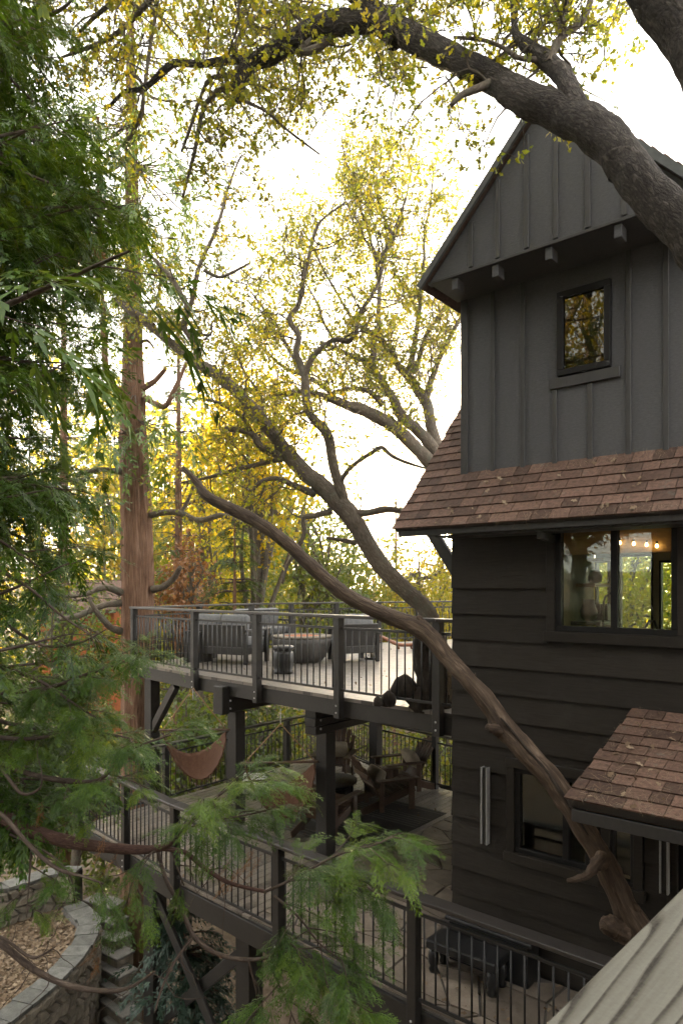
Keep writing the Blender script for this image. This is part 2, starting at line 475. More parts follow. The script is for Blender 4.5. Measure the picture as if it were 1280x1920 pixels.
MA['leaf_oak'] = leaf_mat('oak_leaf', [(0, (0.045, 0.075, 0.016)), (0.5, (0.085, 0.11, 0.02)), (1, (0.16, 0.12, 0.02))],
                         [(0, (0.17, 0.26, 0.02)), (0.5, (0.42, 0.38, 0.02)), (1, (0.62, 0.38, 0.015))], 0.58)
MA['leaf_gold'] = leaf_mat('golden_leaf', [(0, (0.09, 0.11, 0.02)), (0.6, (0.18, 0.15, 0.02)), (1, (0.22, 0.12, 0.02))],
                          [(0, (0.34, 0.36, 0.012)), (0.6, (0.68, 0.48, 0.012)), (1, (0.64, 0.30, 0.010))], 0.65)
MA['leaf_shrub'] = leaf_mat('glossy_shrub_leaf', [(0, (0.035, 0.065, 0.02)), (0.6, (0.06, 0.10, 0.03)), (1, (0.13, 0.12, 0.025))],
                           [(0, (0.12, 0.20, 0.015)), (0.6, (0.26, 0.30, 0.015)), (1, (0.52, 0.40, 0.015))], 0.45, 0.3, 0.6)
MA['spray'] = leaf_mat('cedar_spray', [(0, (0.012, 0.034, 0.006)), (0.5, (0.050, 0.105, 0.011)), (1, (0.13, 0.20, 0.018))],
                      [(0, (0.05, 0.12, 0.008)), (0.5, (0.16, 0.26, 0.012)), (1, (0.36, 0.36, 0.015))], 0.22, 0.36, 0.32, 0.4)
MA['spray_dead'] = leaf_mat('dead_cedar_spray', [(0, (0.16, 0.07, 0.025)), (1, (0.30, 0.14, 0.05))], [(0, (0.2, 0.08, 0.02)), (1, (0.3, 0.13, 0.03))], 0.3)
MA['fir'] = leaf_mat('conifer_foliage', [(0, (0.018, 0.042, 0.012)), (0.6, (0.045, 0.085, 0.018)), (1, (0.11, 0.12, 0.015))],
                    [(0, (0.05, 0.08, 0.015)), (0.6, (0.14, 0.17, 0.02)), (1, (0.36, 0.27, 0.02))], 0.4)
MA['bluefir'] = leaf_mat('blue_green_fir', [(0, (0.02, 0.045, 0.032)), (1, (0.045, 0.085, 0.055))], [(0, (0.02, 0.04, 0.02)), (1, (0.05, 0.08, 0.04))], 0.25)
MA['litter'] = leaf_mat('dry_leaf_litter', [(0, (0.11, 0.07, 0.042)), (0.5, (0.20, 0.145, 0.095)), (1, (0.33, 0.26, 0.18))], [(0, (0.1, 0.06, 0.03)), (1, (0.2, 0.14, 0.08))], 0.1, 0.8, 0.2)

def tile_mat():
    m, nt, b, out = nodes('upper_deck_tile')
    v = coords(nt, (1, 1, 1), 'Object', False)
    br = N(nt, 'TexBrick', Scale=1.0)
    br.inputs['Brick Width'].default_value = 0.30; br.inputs['Row Height'].default_value = 0.085
    br.inputs['Mortar Size'].default_value = 0.007
    br.inputs['Color1'].default_value = (0.115, 0.102, 0.088, 1); br.inputs['Color2'].default_value = (0.17, 0.15, 0.128, 1)
    br.inputs['Mortar'].default_value = (0.035, 0.03, 0.027, 1)
    nt.links.new(v, br.inputs['Vector'])
    n1 = noise_t(nt, v, 3.0, 5)
    h = N(nt, 'HueSaturation'); nt.links.new(br.outputs['Color'], h.inputs['Color'])
    nt.links.new(mathn(nt, 'ADD', mathn(nt, 'MULTIPLY', n1, 0.6), 0.7), h.inputs['Value'])
    nt.links.new(h.outputs[0], b.inputs['Base Color'])
    nt.links.new(mathn(nt, 'ADD', mathn(nt, 'MULTIPLY', n1, 0.3), 0.25), b.inputs['Roughness'])
    bump(nt, b, mathn(nt, 'SUBTRACT', 1.0, br.outputs['Fac']), 0.5, 0.004)
    return m
MA['tile'] = tile_mat()

def weathered_mat():
    m, nt, b, out = nodes('weathered_grey_wood')
    v = coords(nt, (1, 1, 1), 'Object', False)
    mp = nt.nodes.new('ShaderNodeMapping'); mp.inputs['Scale'].default_value = (1.0, 0.10, 1.0)
    nt.links.new(v, mp.inputs[0])
    wob = noise_t(nt, mp.outputs[0], 6.0, 2)
    sep = nt.nodes.new('ShaderNodeSeparateXYZ'); nt.links.new(v, sep.inputs[0])
    # cathedral grain: distance to a far-off pith line plus slow wobble gives long nested arches
    arch = mathn(nt, 'ADD', mathn(nt, 'MULTIPLY', sep.outputs['X'], 34.0),
                 mathn(nt, 'ADD', mathn(nt, 'MULTIPLY', wob, 9.0), mathn(nt, 'MULTIPLY', mathn(nt, 'POWER', mathn(nt, 'ABSOLUTE', sep.outputs['Y']), 2.0), 1.6)))
    ring = mathn(nt, 'FRACT', arch)
    line = ramp(nt, ring, [(0.0, (0.0,) * 3), (0.10, (0.0,) * 3), (0.30, (0.75,) * 3), (0.92, (1.0,) * 3), (1.0, (0.1,) * 3)])
    mp2 = nt.nodes.new('ShaderNodeMapping'); mp2.inputs['Scale'].default_value = (120, 5, 120)
    nt.links.new(v, mp2.inputs[0])
    fib = noise_t(nt, mp2.outputs[0], 1.0, 4, 0.6)
    spk = noise_t(nt, v, 160, 2)
    f = mathn(nt, 'ADD', mathn(nt, 'MULTIPLY', line, 0.45), mathn(nt, 'ADD', mathn(nt, 'MULTIPLY', fib, 0.35), mathn(nt, 'MULTIPLY', spk, 0.2)))
    col = ramp(nt, f, [(0.20, (0.018, 0.015, 0.011)), (0.42, (0.074, 0.069, 0.055)), (0.85, (0.14, 0.136, 0.114))])
    nt.links.new(col, b.inputs['Base Color'])
    b.inputs['Roughness'].default_value = 0.85; b.inputs['Specular IOR Level'].default_value = 0.25
    bump(nt, b, f, 0.9, 0.0025)
    return m
MA['weathered'] = weathered_mat()
def emit_mat(name, c, s):
    m, nt, b, out = nodes(name)
    b.inputs['Base Color'].default_value = (*c, 1)
    b.inputs['Emission Color'].default_value = (*c, 1)
    b.inputs['Emission Strength'].default_value = s
    return m
MA['bulb'] = emit_mat('warm_bulb', (1.0, 0.62, 0.25), 2.2)
MA['sunface'] = emit_mat('sun_face', (1.0, 0.86, 0.55), 30.0)

# ------------------------------------------------------------------ levels and main planes
ZU, ZL, ZG = -1.40, -3.85, -9.2          # upper deck, lower deck, ground
YF, YW, YG = 6.45, 6.55, 6.00            # lower facade, upper wall, gable face

# ground ------------------------------------------------------------
def ground_z(x, y):
    z = ZG
    z += 5.0 * max(0.0, min(1.0, (x + 6.0) / 5.0))            # the bank the house stands on
    r = math.hypot(x + 4, y - 8)
    if r > 26:
        z += (r - 26) * 0.045
    z += 0.5 * noise.noise(Vector((x * 0.12, y * 0.12, 3.0))) * min(1.0, r / 10)
    z += 0.10 * noise.noise(Vector((x * 0.9, y * 0.9, 7.0)))
    return z
def make_ground():
    a = [math.copysign(abs(t) ** 2.4 * 900 + abs(t) * 24, t) for t in np.linspace(-1, 1, 141)]
    n = len(a)
    V = []
    for j in a:
        for i in a:
            x, y = i - 5, j + 8
            z = ground_z(x, y)
            if 6.7 < y < 30 and x > -3.6: z = min(z, ZL - 0.3)
            V.append((x, y, min(z, 12)))
    idx = np.arange(n * n).reshape(n, n)
    Q = np.stack([idx[:-1, :-1], idx[:-1, 1:], idx[1:, 1:], idx[1:, :-1]], -1).reshape(-1, 4)
    o = obj('ground', np_mesh('ground', V, [Q], MA['soil'], None, None, True))
    prop(o, 'brown leaf covered forest floor below the decks', 'ground', kind='structure')
make_ground()
# the low sun itself, half hidden by the corner of the eave
sp = W(838, 1015, 1400.0)
prop(lathe(None, 'sun', [(0.05, -14), (7, -12), (12, -7), (14, 0), (12, 7), (7, 12), (0.05, 14)], sp, MA['sunface'], 20),
     'low evening sun shining beside the corner of the eave', 'sun', kind='structure')

# ------------------------------------------------------------------ house
house = thing('wooden_house', 'charcoal board house with a steep gable, brown shingle roofs and a kitchen window', 'house', (-3.76, YF, ZL))
XC = -3.76                     # lower left corner
XR = 1.6                       # runs on out of the picture
# openings in the lower facade: (x0, x1, z0, z1)
KW = (-2.60, -1.50, -0.42, 0.64)
LW = (-3.02, -2.26, -2.68, -1.82)
SW = (-2.07, -1.87, -2.72, -1.60)
DR = (-1.50, -0.60, ZL, -1.62)
CASE = 0.085
def minus(rect, holes):
    """cut axis-aligned holes out of a rectangle, returns pieces"""
    out = [rect]
    for h in holes:
        nxt = []
        for (a, b, c, d) in out:
            if h[0] >= b or h[1] <= a or h[2] >= d or h[3] <= c:
                nxt.append((a, b, c, d)); continue
            if a < h[0]: nxt.append((a, h[0], c, d))
            if h[1] < b: nxt.append((h[1], b, c, d))
            l, r = max(a, h[0]), min(b, h[1])
            if c < h[2]: nxt.append((l, r, c, h[2]))
            if h[3] < d: nxt.append((l, r, h[3], d))
        out = nxt
    return out
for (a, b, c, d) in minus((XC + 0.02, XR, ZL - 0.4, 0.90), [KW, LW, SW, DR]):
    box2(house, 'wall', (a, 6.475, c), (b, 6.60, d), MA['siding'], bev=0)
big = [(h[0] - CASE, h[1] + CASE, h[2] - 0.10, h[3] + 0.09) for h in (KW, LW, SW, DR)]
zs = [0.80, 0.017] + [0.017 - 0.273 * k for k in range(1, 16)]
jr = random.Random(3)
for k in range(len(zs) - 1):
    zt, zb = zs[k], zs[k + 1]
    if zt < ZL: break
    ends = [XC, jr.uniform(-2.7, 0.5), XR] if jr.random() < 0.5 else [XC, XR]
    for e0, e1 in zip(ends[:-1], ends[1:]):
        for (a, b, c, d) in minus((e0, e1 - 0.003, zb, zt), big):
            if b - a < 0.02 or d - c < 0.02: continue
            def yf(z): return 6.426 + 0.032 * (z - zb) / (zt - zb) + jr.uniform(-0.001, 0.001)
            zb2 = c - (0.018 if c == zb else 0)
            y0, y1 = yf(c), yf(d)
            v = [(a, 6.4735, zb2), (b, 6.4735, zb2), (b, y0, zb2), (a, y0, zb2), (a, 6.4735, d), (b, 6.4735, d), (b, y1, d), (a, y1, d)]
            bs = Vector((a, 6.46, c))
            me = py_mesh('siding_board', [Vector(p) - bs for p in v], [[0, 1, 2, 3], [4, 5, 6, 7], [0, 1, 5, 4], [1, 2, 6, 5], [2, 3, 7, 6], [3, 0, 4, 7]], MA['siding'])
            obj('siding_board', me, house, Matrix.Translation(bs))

def casing(h, w=CASE, sill=0.10, y0=6.405, y1=6.474):
    x0, x1, z0, z1 = h
    box2(house, 'window_casing', (x0 - w, y0, z0 - 0.002), (x0, y1, z1 + 0.002), MA['siding'])
    box2(house, 'window_casing', (x1, y0, z0 - 0.002), (x1 + w, y1, z1 + 0.002), MA['siding'])
    box2(house, 'window_casing', (x0 - w - 0.01, y0 - 0.006, z1), (x1 + w + 0.01, y1, z1 + 0.09), MA['siding'])
    box2(house, 'window_sill', (x0 - w - 0.02, y0 - 0.028, z0 - sill), (x1 + w + 0.02, y1, z0), MA['siding'])
def window(h, name='window', fw=0.05, mull=(), glass='glass', y=6.46, wide=0.03, label=None):
    x0, x1, z0, z1 = h
    fr = box2(house, name, (x0, y - 0.03, z0), (x1, y + 0.05, z0 + fw), MA['frame'])
    if label: fr['label'] = label
    box2(fr, 'window_frame', (x0, y - 0.031, z1 - fw), (x1, y + 0.05, z1), MA['frame'])
    box2(fr, 'window_frame', (x0, y - 0.029, z0 + fw), (x0 + fw, y + 0.05, z1 - fw), MA['frame'])
    box2(fr, 'window_frame', (x1 - fw, y - 0.029, z0 + fw), (x1, y + 0.05, z1 - fw), MA['frame'])
    xs = [x0 + fw]
    for m in mull:
        box2(fr, 'mullion', (m - wide, y - 0.028, z0 + fw), (m + wide, y + 0.05, z1 - fw), MA['frame'])
        xs += [m - wide, m + wide]
    xs.append(x1 - fw)
    for a, b in zip(xs[::2], xs[1::2]):
        box2(fr, 'pane', (a - 0.004, y + 0.006, z0 + fw - 0.004), (b + 0.004, y + 0.012, z1 - fw + 0.004), MA[glass], bev=0)
for h in (KW, LW, SW, DR): casing(h)
window(KW, fw=0.055, mull=(-2.045,), label='wide kitchen window of two panes under the eave')
window(LW, fw=0.05, mull=(-2.50,), label='dark lower window half hidden by the leaning limb')
window(SW, fw=0.03, label='narrow dark sidelight beside the entry')
dr = box2(house, 'door', (DR[0], 6.46, DR[2] + 0.02), (DR[1], 6.51, DR[3]), MA['frame'])
box2(dr, 'door_handle', (-0.75, 6.40, -2.95), (-0.72, 6.46, -2.75), MA['sconce'])
# left side wall and dark lower room behind the glass
box2(house, 'side_wall', (XC + 0.03, 6.605, ZL - 0.4), (XC + 0.13, 11.0, -1.45), MA['siding'], bev=0)
box2(house, 'floor_slab', (XC + 0.05, 6.605, -1.55), (XR, 11.0, -1.41), MA['cabinet'], bev=0)
box2(house, 'back_wall', (XC + 0.14, 9.4, ZL), (XR, 9.5, -1.56), MA['siding'], bev=0)
box2(house, 'lower_floor', (XC + 0.14, 6.605, ZL - 0.1), (XR, 9.4, ZL + 0.02), MA['cabinet'], bev=0)
box2(house, 'end_wall', (XR, 6.48, ZL), (XR + 0.1, 11.0, 3.1), MA['siding'], bev=0)

# main front roof slope ------------------------------------------------
EY, EZ, EX = 5.997, 0.638, -4.20
SL = math.atan(1.097)
sdir = Vector((0, math.cos(SL), math.sin(SL))); ndir = Vector((0, -math.sin(SL), math.cos(SL)))
def roof_slab(name, x0, x1, s0, s1, th, mat, y=EY, z=EZ, sd=sdir, nd=ndir):
    o = Vector((0, y, z))
    pts = [o + sd * s0 + Vector((x0, 0, 0)), o + sd * s0 + Vector((x1, 0, 0)), o + sd * s1 + Vector((x1, 0, 0)), o + sd * s1 + Vector((x0, 0, 0))]
    return prism(house, name, pts, -nd * th, mat)
roof = roof_slab('roof', EX, XR, 0.0, 0.80, 0.05, MA['trim'])
roof['label'] = 'brown shingle roof slope over the kitchen window'
roof_slab('roof_side', EX, -3.71, 0.80, 2.75, 0.05, MA['trim'])
SHM = {}
def shingle_mesh(w, l, mat):
    key = (round(w, 2), round(l, 3))
    if key not in SHM:
        b, t = 0.015, 0.006
        v = [(0, 0, 0.001), (w - .006, 0, 0.001), (w - .006, l, 0.001), (0, l, 0.001), (0, 0, b), (w - .006, 0, b), (w - .006, l, t), (0, l, t)]
        SHM[key] = py_mesh('shingle', v, [[3, 2, 1, 0], [4, 5, 6, 7], [0, 1, 5, 4], [1, 2, 6, 5], [2, 3, 7, 6], [3, 0, 4, 7]], mat)
    return SHM[key]
def lay_shingles(parent, o, sd, nd, x_rng, n, expo, seed):
    r = random.Random(seed)
    for k in range(n):
        x0, x1 = x_rng(k)
        x = x0 - r.uniform(0, 0.02)
        first = True
        while x < x1 - 0.05:
            w = r.choice((0.15, 0.18, 0.21, 0.24, 0.28))
            if first: w = r.choice((0.10, 0.15, 0.24)); first = False
            if x + w > x1 - 0.06: w = max(0.05, round(x1 - x, 2))
            p = o + sd * (k * expo - 0.02 + r.uniform(-0.004, 0.004)) + nd * (0.004 + 0.0015 * r.random() + k * 0.0)
            X = Vector((1, 0, 0)); Yv = (sd - nd * 0.045).normalized(); Zv = X.cross(Yv)
            rot = Matrix(((X.x, Yv.x, Zv.x), (X.y, Yv.y, Zv.y), (X.z, Yv.z, Zv.z))).to_4x4() @ Matrix.Rotation(r.uniform(-0.008, 0.008), 4, 'Z')
            obj('shingle', shingle_mesh(w, expo + 0.035, MA['shingle']), parent, Matrix.Translation(p + Vector((x, 0, 0)) + nd * 0.006) @ rot)
            x += w
lay_shingles(roof, Vector((0, EY, EZ)), sdir, ndir, lambda k: (EX - 0.015, XR - 1.9 if k < 6 else -3.70), 18, 0.137, 5)
# eave soffit, fascia, brackets
box2(house, 'soffit', (XC + 0.01, EY + 0.08, EZ - 0.105), (XR, YF - 0.02, EZ - 0.09), MA['trim'], bev=0)
box2(house, 'fascia', (EX + 0.02, EY + 0.025, EZ - 0.085), (XR, EY + 0.05, EZ - 0.028), MA['trim'])
for x in (-2.62, -1.15):
    beam(house, 'eave_bracket', (x, EY + 0.12, EZ - 0.135), (x, YF - 0.05, EZ - 0.16), 0.07, 0.07, MA['trim'])
beam(house, 'corner_brace', (XC + 0.03, YF + 0.06, 0.17), (EX + 0.10, YF + 0.06, 0.70), 0.06, 0.13, MA['trim'])

# upper wall ------------------------------------------------------------
ZS = 3.15
def ux(px, y=YW): return on_y(px, 700, y).x
UWx0, UWx1 = ux(1046), ux(1146)
UWz1, UWz0 = on_y(1046, 552, YW).z, on_y(1046, 708, YW).z
UW = (UWx0, UWx1, UWz0, UWz1)
XUL, XUR = -3.70, -1.26
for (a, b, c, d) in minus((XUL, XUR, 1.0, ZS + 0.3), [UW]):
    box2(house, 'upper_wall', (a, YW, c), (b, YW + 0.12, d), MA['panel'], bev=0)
for k, px in enumerate((872, 924, 980, 1040, 1178, 1248, 1325)):
    x = ux(px)
    w = 0.085 if k == 0 else 0.048
    if k == 0: x = XUL + 0.04
    if k == 3: 
        box2(house, 'batten', (x - w / 2, YW - 0.022, 1.05), (x + w / 2, YW - 0.001, UWz0 - 0.12), MA['trim'])
        continue
    box2(house, 'batten', (x - w / 2, YW - 0.022, 1.05), (x + w / 2, YW - 0.001, ZS - 0.012), MA['trim'])
xm = ux(1106)
box2(house, 'batten', (xm - 0.024, YW - 0.022, 1.05), (xm + 0.024, YW - 0.001, UWz0 - 0.12), MA['trim'])
box2(house, 'window_sill', (ux(1031), YW - 0.035, UWz0 - 0.115), (ux(1163), YW - 0.001, UWz0 - 0.012), MA['trim'])
window(UW, fw=0.06, glass='glass_dark', y=YW - 0.02, label='small upper window with olive reflections under the gable')
box2(house, 'attic_back', (XUL + 0.06, 8.6, 1.0), (XUR, 8.7, ZS - 0.011), MA['panel'], bev=0)
box2(house, 'attic_side', (XUL, YW + 0.121, 1.6), (XUL + 0.05, 8.7, ZS), MA['panel'], bev=0)
box2(house, 'attic_side', (XUR - 0.05, YW + 0.121, 1.2), (XUR, 8.7, ZS), MA['panel'], bev=0)
box2(house, 'attic_floor', (XUL + 0.06, YW + 0.13, 0.99), (XUR - 0.06, 8.6, 1.03), MA['cabinet'], bev=0)
# gable
PKx, PKz = -2.498, 4.53
GX0, GX1 = -3.80, -1.196
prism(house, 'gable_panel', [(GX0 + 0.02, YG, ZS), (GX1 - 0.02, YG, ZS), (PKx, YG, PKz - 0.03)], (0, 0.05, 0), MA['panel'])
def gz(x): return ZS + (PKz - ZS) * (1 - abs(x - PKx) / (PKx - GX0))
for px in (883, 933, 987, 1042, 1102, 1170):
    x = on_y(px, 450, YG).x
    zt = gz(x) - 0.07
    box2(house, 'gable_batten', (x - 0.024, YG - 0.022, ZS + 0.03), (x + 0.024, YG - 0.001, zt), MA['trim'])
box2(house, 'gable_band', (GX0 + 0.03, YG - 0.026, ZS - 0.016), (GX1 - 0.03, YG + 0.05, ZS + 0.014), MA['trim'])
box2(house, 'gable_soffit', (GX0 + 0.05, YG + 0.052, ZS - 0.012), (GX1 - 0.05, YW + 0.001, ZS + 0.02), MA['trim'], bev=0)
for px in (851, 927, 1027, 1157):
    x = on_y(px, 480, YG).x
    box2(house, 'outrigger', (x - 0.033, YG + 0.006, ZS - 0.13), (x + 0.033, YG + 0.14, ZS - 0.018), MA['panel'])
for s, e in ((-1, GX0), (1, GX1)):
    run = Vector((e - PKx, 0, ZS - PKz)); L = run.length; run.normalize()
    nn = Vector((-run.z * s, 0, run.x * s)) if s > 0 else Vector((run.z, 0, -run.x))
    if nn.z < 0: nn = -nn
    top = Vector((PKx, YG - 0.05, PKz)); bot = top + run * (L + 0.06)
    prism(house, 'gable_roof', [top + nn * 0.04, bot + nn * 0.04, bot, top], (0, 3.0, 0), MA['shingle'])
    prism(house, 'rake_board', [top + nn * 0.05 + Vector((0, -0.03, 0)), bot + nn * 0.05 + Vector((0, -0.03, 0)), bot - nn * 0.012 + Vector((0, -0.03, 0)), top - nn * 0.012 + Vector((0, -0.03, 0))], (0, 0.03, 0), MA['rake'])
    # ragged shingle edge along the rake
    rr = random.Random(4 + s)
    for k in range(int(L / 0.14)):
        p = top + run * (k * 0.14) + nn * 0.042
        prism(house, 'rake_shingle', [p, p + run * 0.165, p + run * 0.165 + nn * (0.012 + rr.random() * 0.004), p + nn * 0.028], (0, 0.32 + rr.uniform(-0.02, 0.0), 0), MA['shingle'])
prism(house, 'attic_gable', [(XUL, 8.6, ZS - 0.01), (XUR, 8.6, ZS - 0.01), (PKx, 8.6, PKz - 0.05)], (0, 0.1, 0), MA['panel'])
prism(house, 'attic_gable', [(XUL, YW + 0.001, ZS + 0.3), (XUR, YW + 0.001, ZS + 0.3), (PKx, YW + 0.001, PKz - 0.1)], (0, 0.1, 0), MA['panel'])

# entry roof --------------------------------------------------------------
pt, pe = on_y(1200, 1328, YF), Vector((-1.96, 5.10, -1.61))
psd = Vector((0, pe.y - YF + 0.0, pe.z - pt.z)); plen = psd.length
psd = -psd.normalized(); pnd = Vector((0, -psd.z, psd.y))
eo = Vector((0, pe.y, pe.z))
poly = [Vector((-1.96, pe.y, pe.z)), Vector((XR, pe.y, pe.z)), Vector((XR, YF - 0.02, pt.z - 0.005)), Vector((-1.83, YF - 0.02, pt.z - 0.005))]
eroof = prism(house, 'entry_roof', poly, -pnd * 0.07, MA['trim'])
eroof['label'] = 'small shingled roof over the entry'
lay_shingles(eroof, eo, psd, pnd, lambda k: (-1.975 + 0.13 * k / 10.5, 0.2), 10, plen / 10.3, 9)
box2(house, 'entry_fascia', (-1.94, pe.y + 0.01, pe.z - 0.17), (XR, pe.y + 0.05, pe.z - 0.078), MA['trim'])
beam(house, 'entry_rake', (-1.93, pe.y + 0.06, pe.z - 0.11), (-1.81, YF - 0.03, pt.z - 0.11), 0.035, 0.10, MA['trim'])
box2(house, 'entry_soffit', (-1.90, pe.y + 0.055, pe.z - 0.14), (XR, YF - 0.05, pe.z - 0.125), MA['cabinet'], bev=0)

# kitchen behind the big window ------------------------------------------
KY, KZ0, KZ1 = 10.5, ZU, 0.98
op = [(-3.62, -3.40, -0.55, 0.42), (-3.27, -2.78, ZU + 0.02, 0.50), (-2.70, -2.25, ZU + 0.02, 0.40), (-2.1, 0.8, ZU + 0.02, 0.40)]
for (a, b, c, d) in minus((XC + 0.14, XR, KZ0, KZ1), op):
    box2(house, 'kitchen_wall', (a, KY, c), (b, KY + 0.12, d), MA['plaster'], bev=0)
for h in op:
    for (a, b) in ((h[0], h[0] + 0.03), (h[1] - 0.03, h[1])):
        box2(house, 'glass_door_frame', (a, KY - 0.02, h[2]), (b, KY + 0.1, h[3]), MA['frame'])
    box2(house, 'glass_door_frame', (h[0] + 0.03, KY - 0.02, h[3] - 0.03), (h[1] - 0.03, KY + 0.1, h[3]), MA['frame'])
    box2(house, 'pane', (h[0] + 0.03, KY + 0.04, h[2]), (h[1] - 0.03, KY + 0.045, h[3] - 0.03), MA['glass'], bev=0)
so = (8.4, 9.1, -0.3, 0.6)
for (a, b, c, d) in minus((6.605, KY, KZ0, KZ1), [so]):
    box2(house, 'kitchen_side_wall', (XC + 0.03, a, c), (XC + 0.13, b, d), MA['splash'], bev=0)
box2(house, 'kitchen_ceiling', (XC + 0.14, 6.605, KZ1), (XR, KY + 0.12, KZ1 + 0.06), MA['ceil'], bev=0)
box2(house, 'ceiling_beam', (XC + 0.14, 9.2, 0.46), (XR, 9.34, 0.80), MA['cabinet'])
box2(house, 'kitchen_counter', (XC + 0.14, 6.62, -0.52), (-0.6, 7.25, -0.47), MA['blackgloss'])
box2(house, 'kitchen_cabinet', (XC + 0.14, 6.63, ZU), (-0.6, 7.2, -0.525), MA['cabinet'])
box2(house, 'kitchen_counter', (XC + 0.14, 9.5, -0.52), (-3.2, 10.45, -0.47), MA['blackgloss'])
shelf = box2(house, 'kitchen_shelf', (XC + 0.14, 9.7, 0.02), (XC + 0.42, 10.48, 0.07), MA['cabinet'])
box2(house, 'kitchen_shelf', (XC + 0.14, 10.1, 0.40), (XC + 0.40, 10.48, 0.45), MA['cabinet'])
# kitchen things
kx = Vector((-2.02, 6.95, -0.47))
def kitchen():
    f = thing('kitchen_faucet', 'tall arched dark faucet behind the left pane of the kitchen window', 'faucet', (-2.33, 7.0, -0.47))
    b = Vector((-2.33, 7.0, -0.47))
    rod(f, 'spout', [b, b + Vector((0, 0, .25)), b + Vector((0.02, 0, .38)), b + Vector((.09, 0, .44)), b + Vector((.15, 0, .36)), b + Vector((.16, 0, .14))], 0.011, MA['steel'], 8)
    rod(f, 'handle', [b + Vector((0, 0, .06)), b + Vector((-.06, -.03, .08))], 0.008, MA['steel'], 6)
    f = thing('low_faucet', 'low curved faucet behind the right pane of the kitchen window', 'faucet', (-1.92, 7.0, -0.47))
    b = Vector((-1.92, 7.0, -0.47))
    rod(f, 'spout', [b, b + Vector((0, 0, .10)), b + Vector((.03, 0, .15)), b + Vector((.08, 0, .15)), b + Vector((.10, 0, .08))], 0.012, MA['steel'], 8)
    lathe(f, 'base', [(0.025, 0), (0.025, 0.015), (0.015, 0.03)], b, MA['steel'], 12)
    p = W(1088, 1150, 9.6)
    t = thing('glass_pitcher', 'round bellied pitcher on the far kitchen counter', 'pitcher', (-3.45, 9.75, -0.47))
    b = Vector((-3.45, 9.75, -0.47))
    lathe(t, 'body', [(0.06, 0), (0.11, 0.06), (0.12, 0.14), (0.08, 0.25), (0.085, 0.31)], b, MA['concrete'], 18)
    rod(t, 'handle', [b + Vector((.08, 0, .28)), b + Vector((.16, 0, .24)), b + Vector((.16, 0, .12)), b + Vector((.10, 0, .08))], 0.01, MA['concrete'], 6)
    t = thing('dark_canister', 'dark square canister on the far kitchen counter', 'canister', (-3.40, 10.2, -0.47))
    box2(t, 'body', (-3.5, 10.1, -0.468), (-3.3, 10.3, -0.25), MA['blackgloss'])
    box2(t, 'lid', (-3.49, 10.11, -0.25), (-3.31, 10.29, -0.23), MA['steel'])
    t = thing('shelf_jar', 'grey glass jar lying on the lower kitchen shelf', 'jar', (-3.48, 10.1, 0.07))
    lathe(t, 'body', [(0.03, 0), (0.09, 0.02), (0.10, 0.10), (0.07, 0.17)], (-3.48, 10.1, 0.072), MA['concrete'], 16)
    lathe(t, 'lid', [(0.072, 0), (0.072, 0.03), (0.02, 0.04)], (-3.48, 10.1, 0.242), MA['steel'], 16)
    for k, px in enumerate((1181, 1212, 1240, 1262)):
        q = W(px, 1007 + k * 3.6, 9.2)
        q.z = 0.60 - 0.02 * k
        q.y = 9.14
        t = thing('ceiling_bulb', 'small glowing bulb under the kitchen beam, number %s from the left' % ('one', 'two', 'three', 'four')[k], 'bulb', q, 0, 'glowing bulbs under the kitchen beam')
        lathe(t, 'glass_bulb', [(0.004, -0.03), (0.018, -0.02), (0.02, 0), (0.01, 0.02)], q, MA['bulb'], 10)
        lathe(t, 'socket', [(0.012, 0.02), (0.014, 0.05), (0.012, 0.055)], q, MA['steel'], 10)
kitchen()

# wall lights ---------------------------------------------------------
for px, y0, y1, lab in ((912, 1437, 1580, 'tall slim black wall light with pale edges left of the lower window'), (1247, 1562, 1672, 'tall slim black wall light with pale edges beside the entry door')):
    p0, p1 = on_y(px, y1, YF - 0.03), on_y(px, y0, YF - 0.03)
    p1.z = min(p1.z, -1.80)
    t = thing('wall_light', lab, 'wall light', (p0.x, YF - 0.03, p0.z), 0, 'wall lights on the facade')
    box2(t, 'body', (p0.x - 0.022, YF - 0.085, p0.z + 0.004), (p0.x + 0.022, YF - 0.03, p1.z - 0.004), MA['metal'])
    for s in (-1, 1):
        box2(t, 'edge_strip', (p0.x + s * 0.030 - 0.0075, YF - 0.10, p0.z), (p0.x + s * 0.030 + 0.0075, YF - 0.03, p1.z), MA['sconce'], bev=0.002)

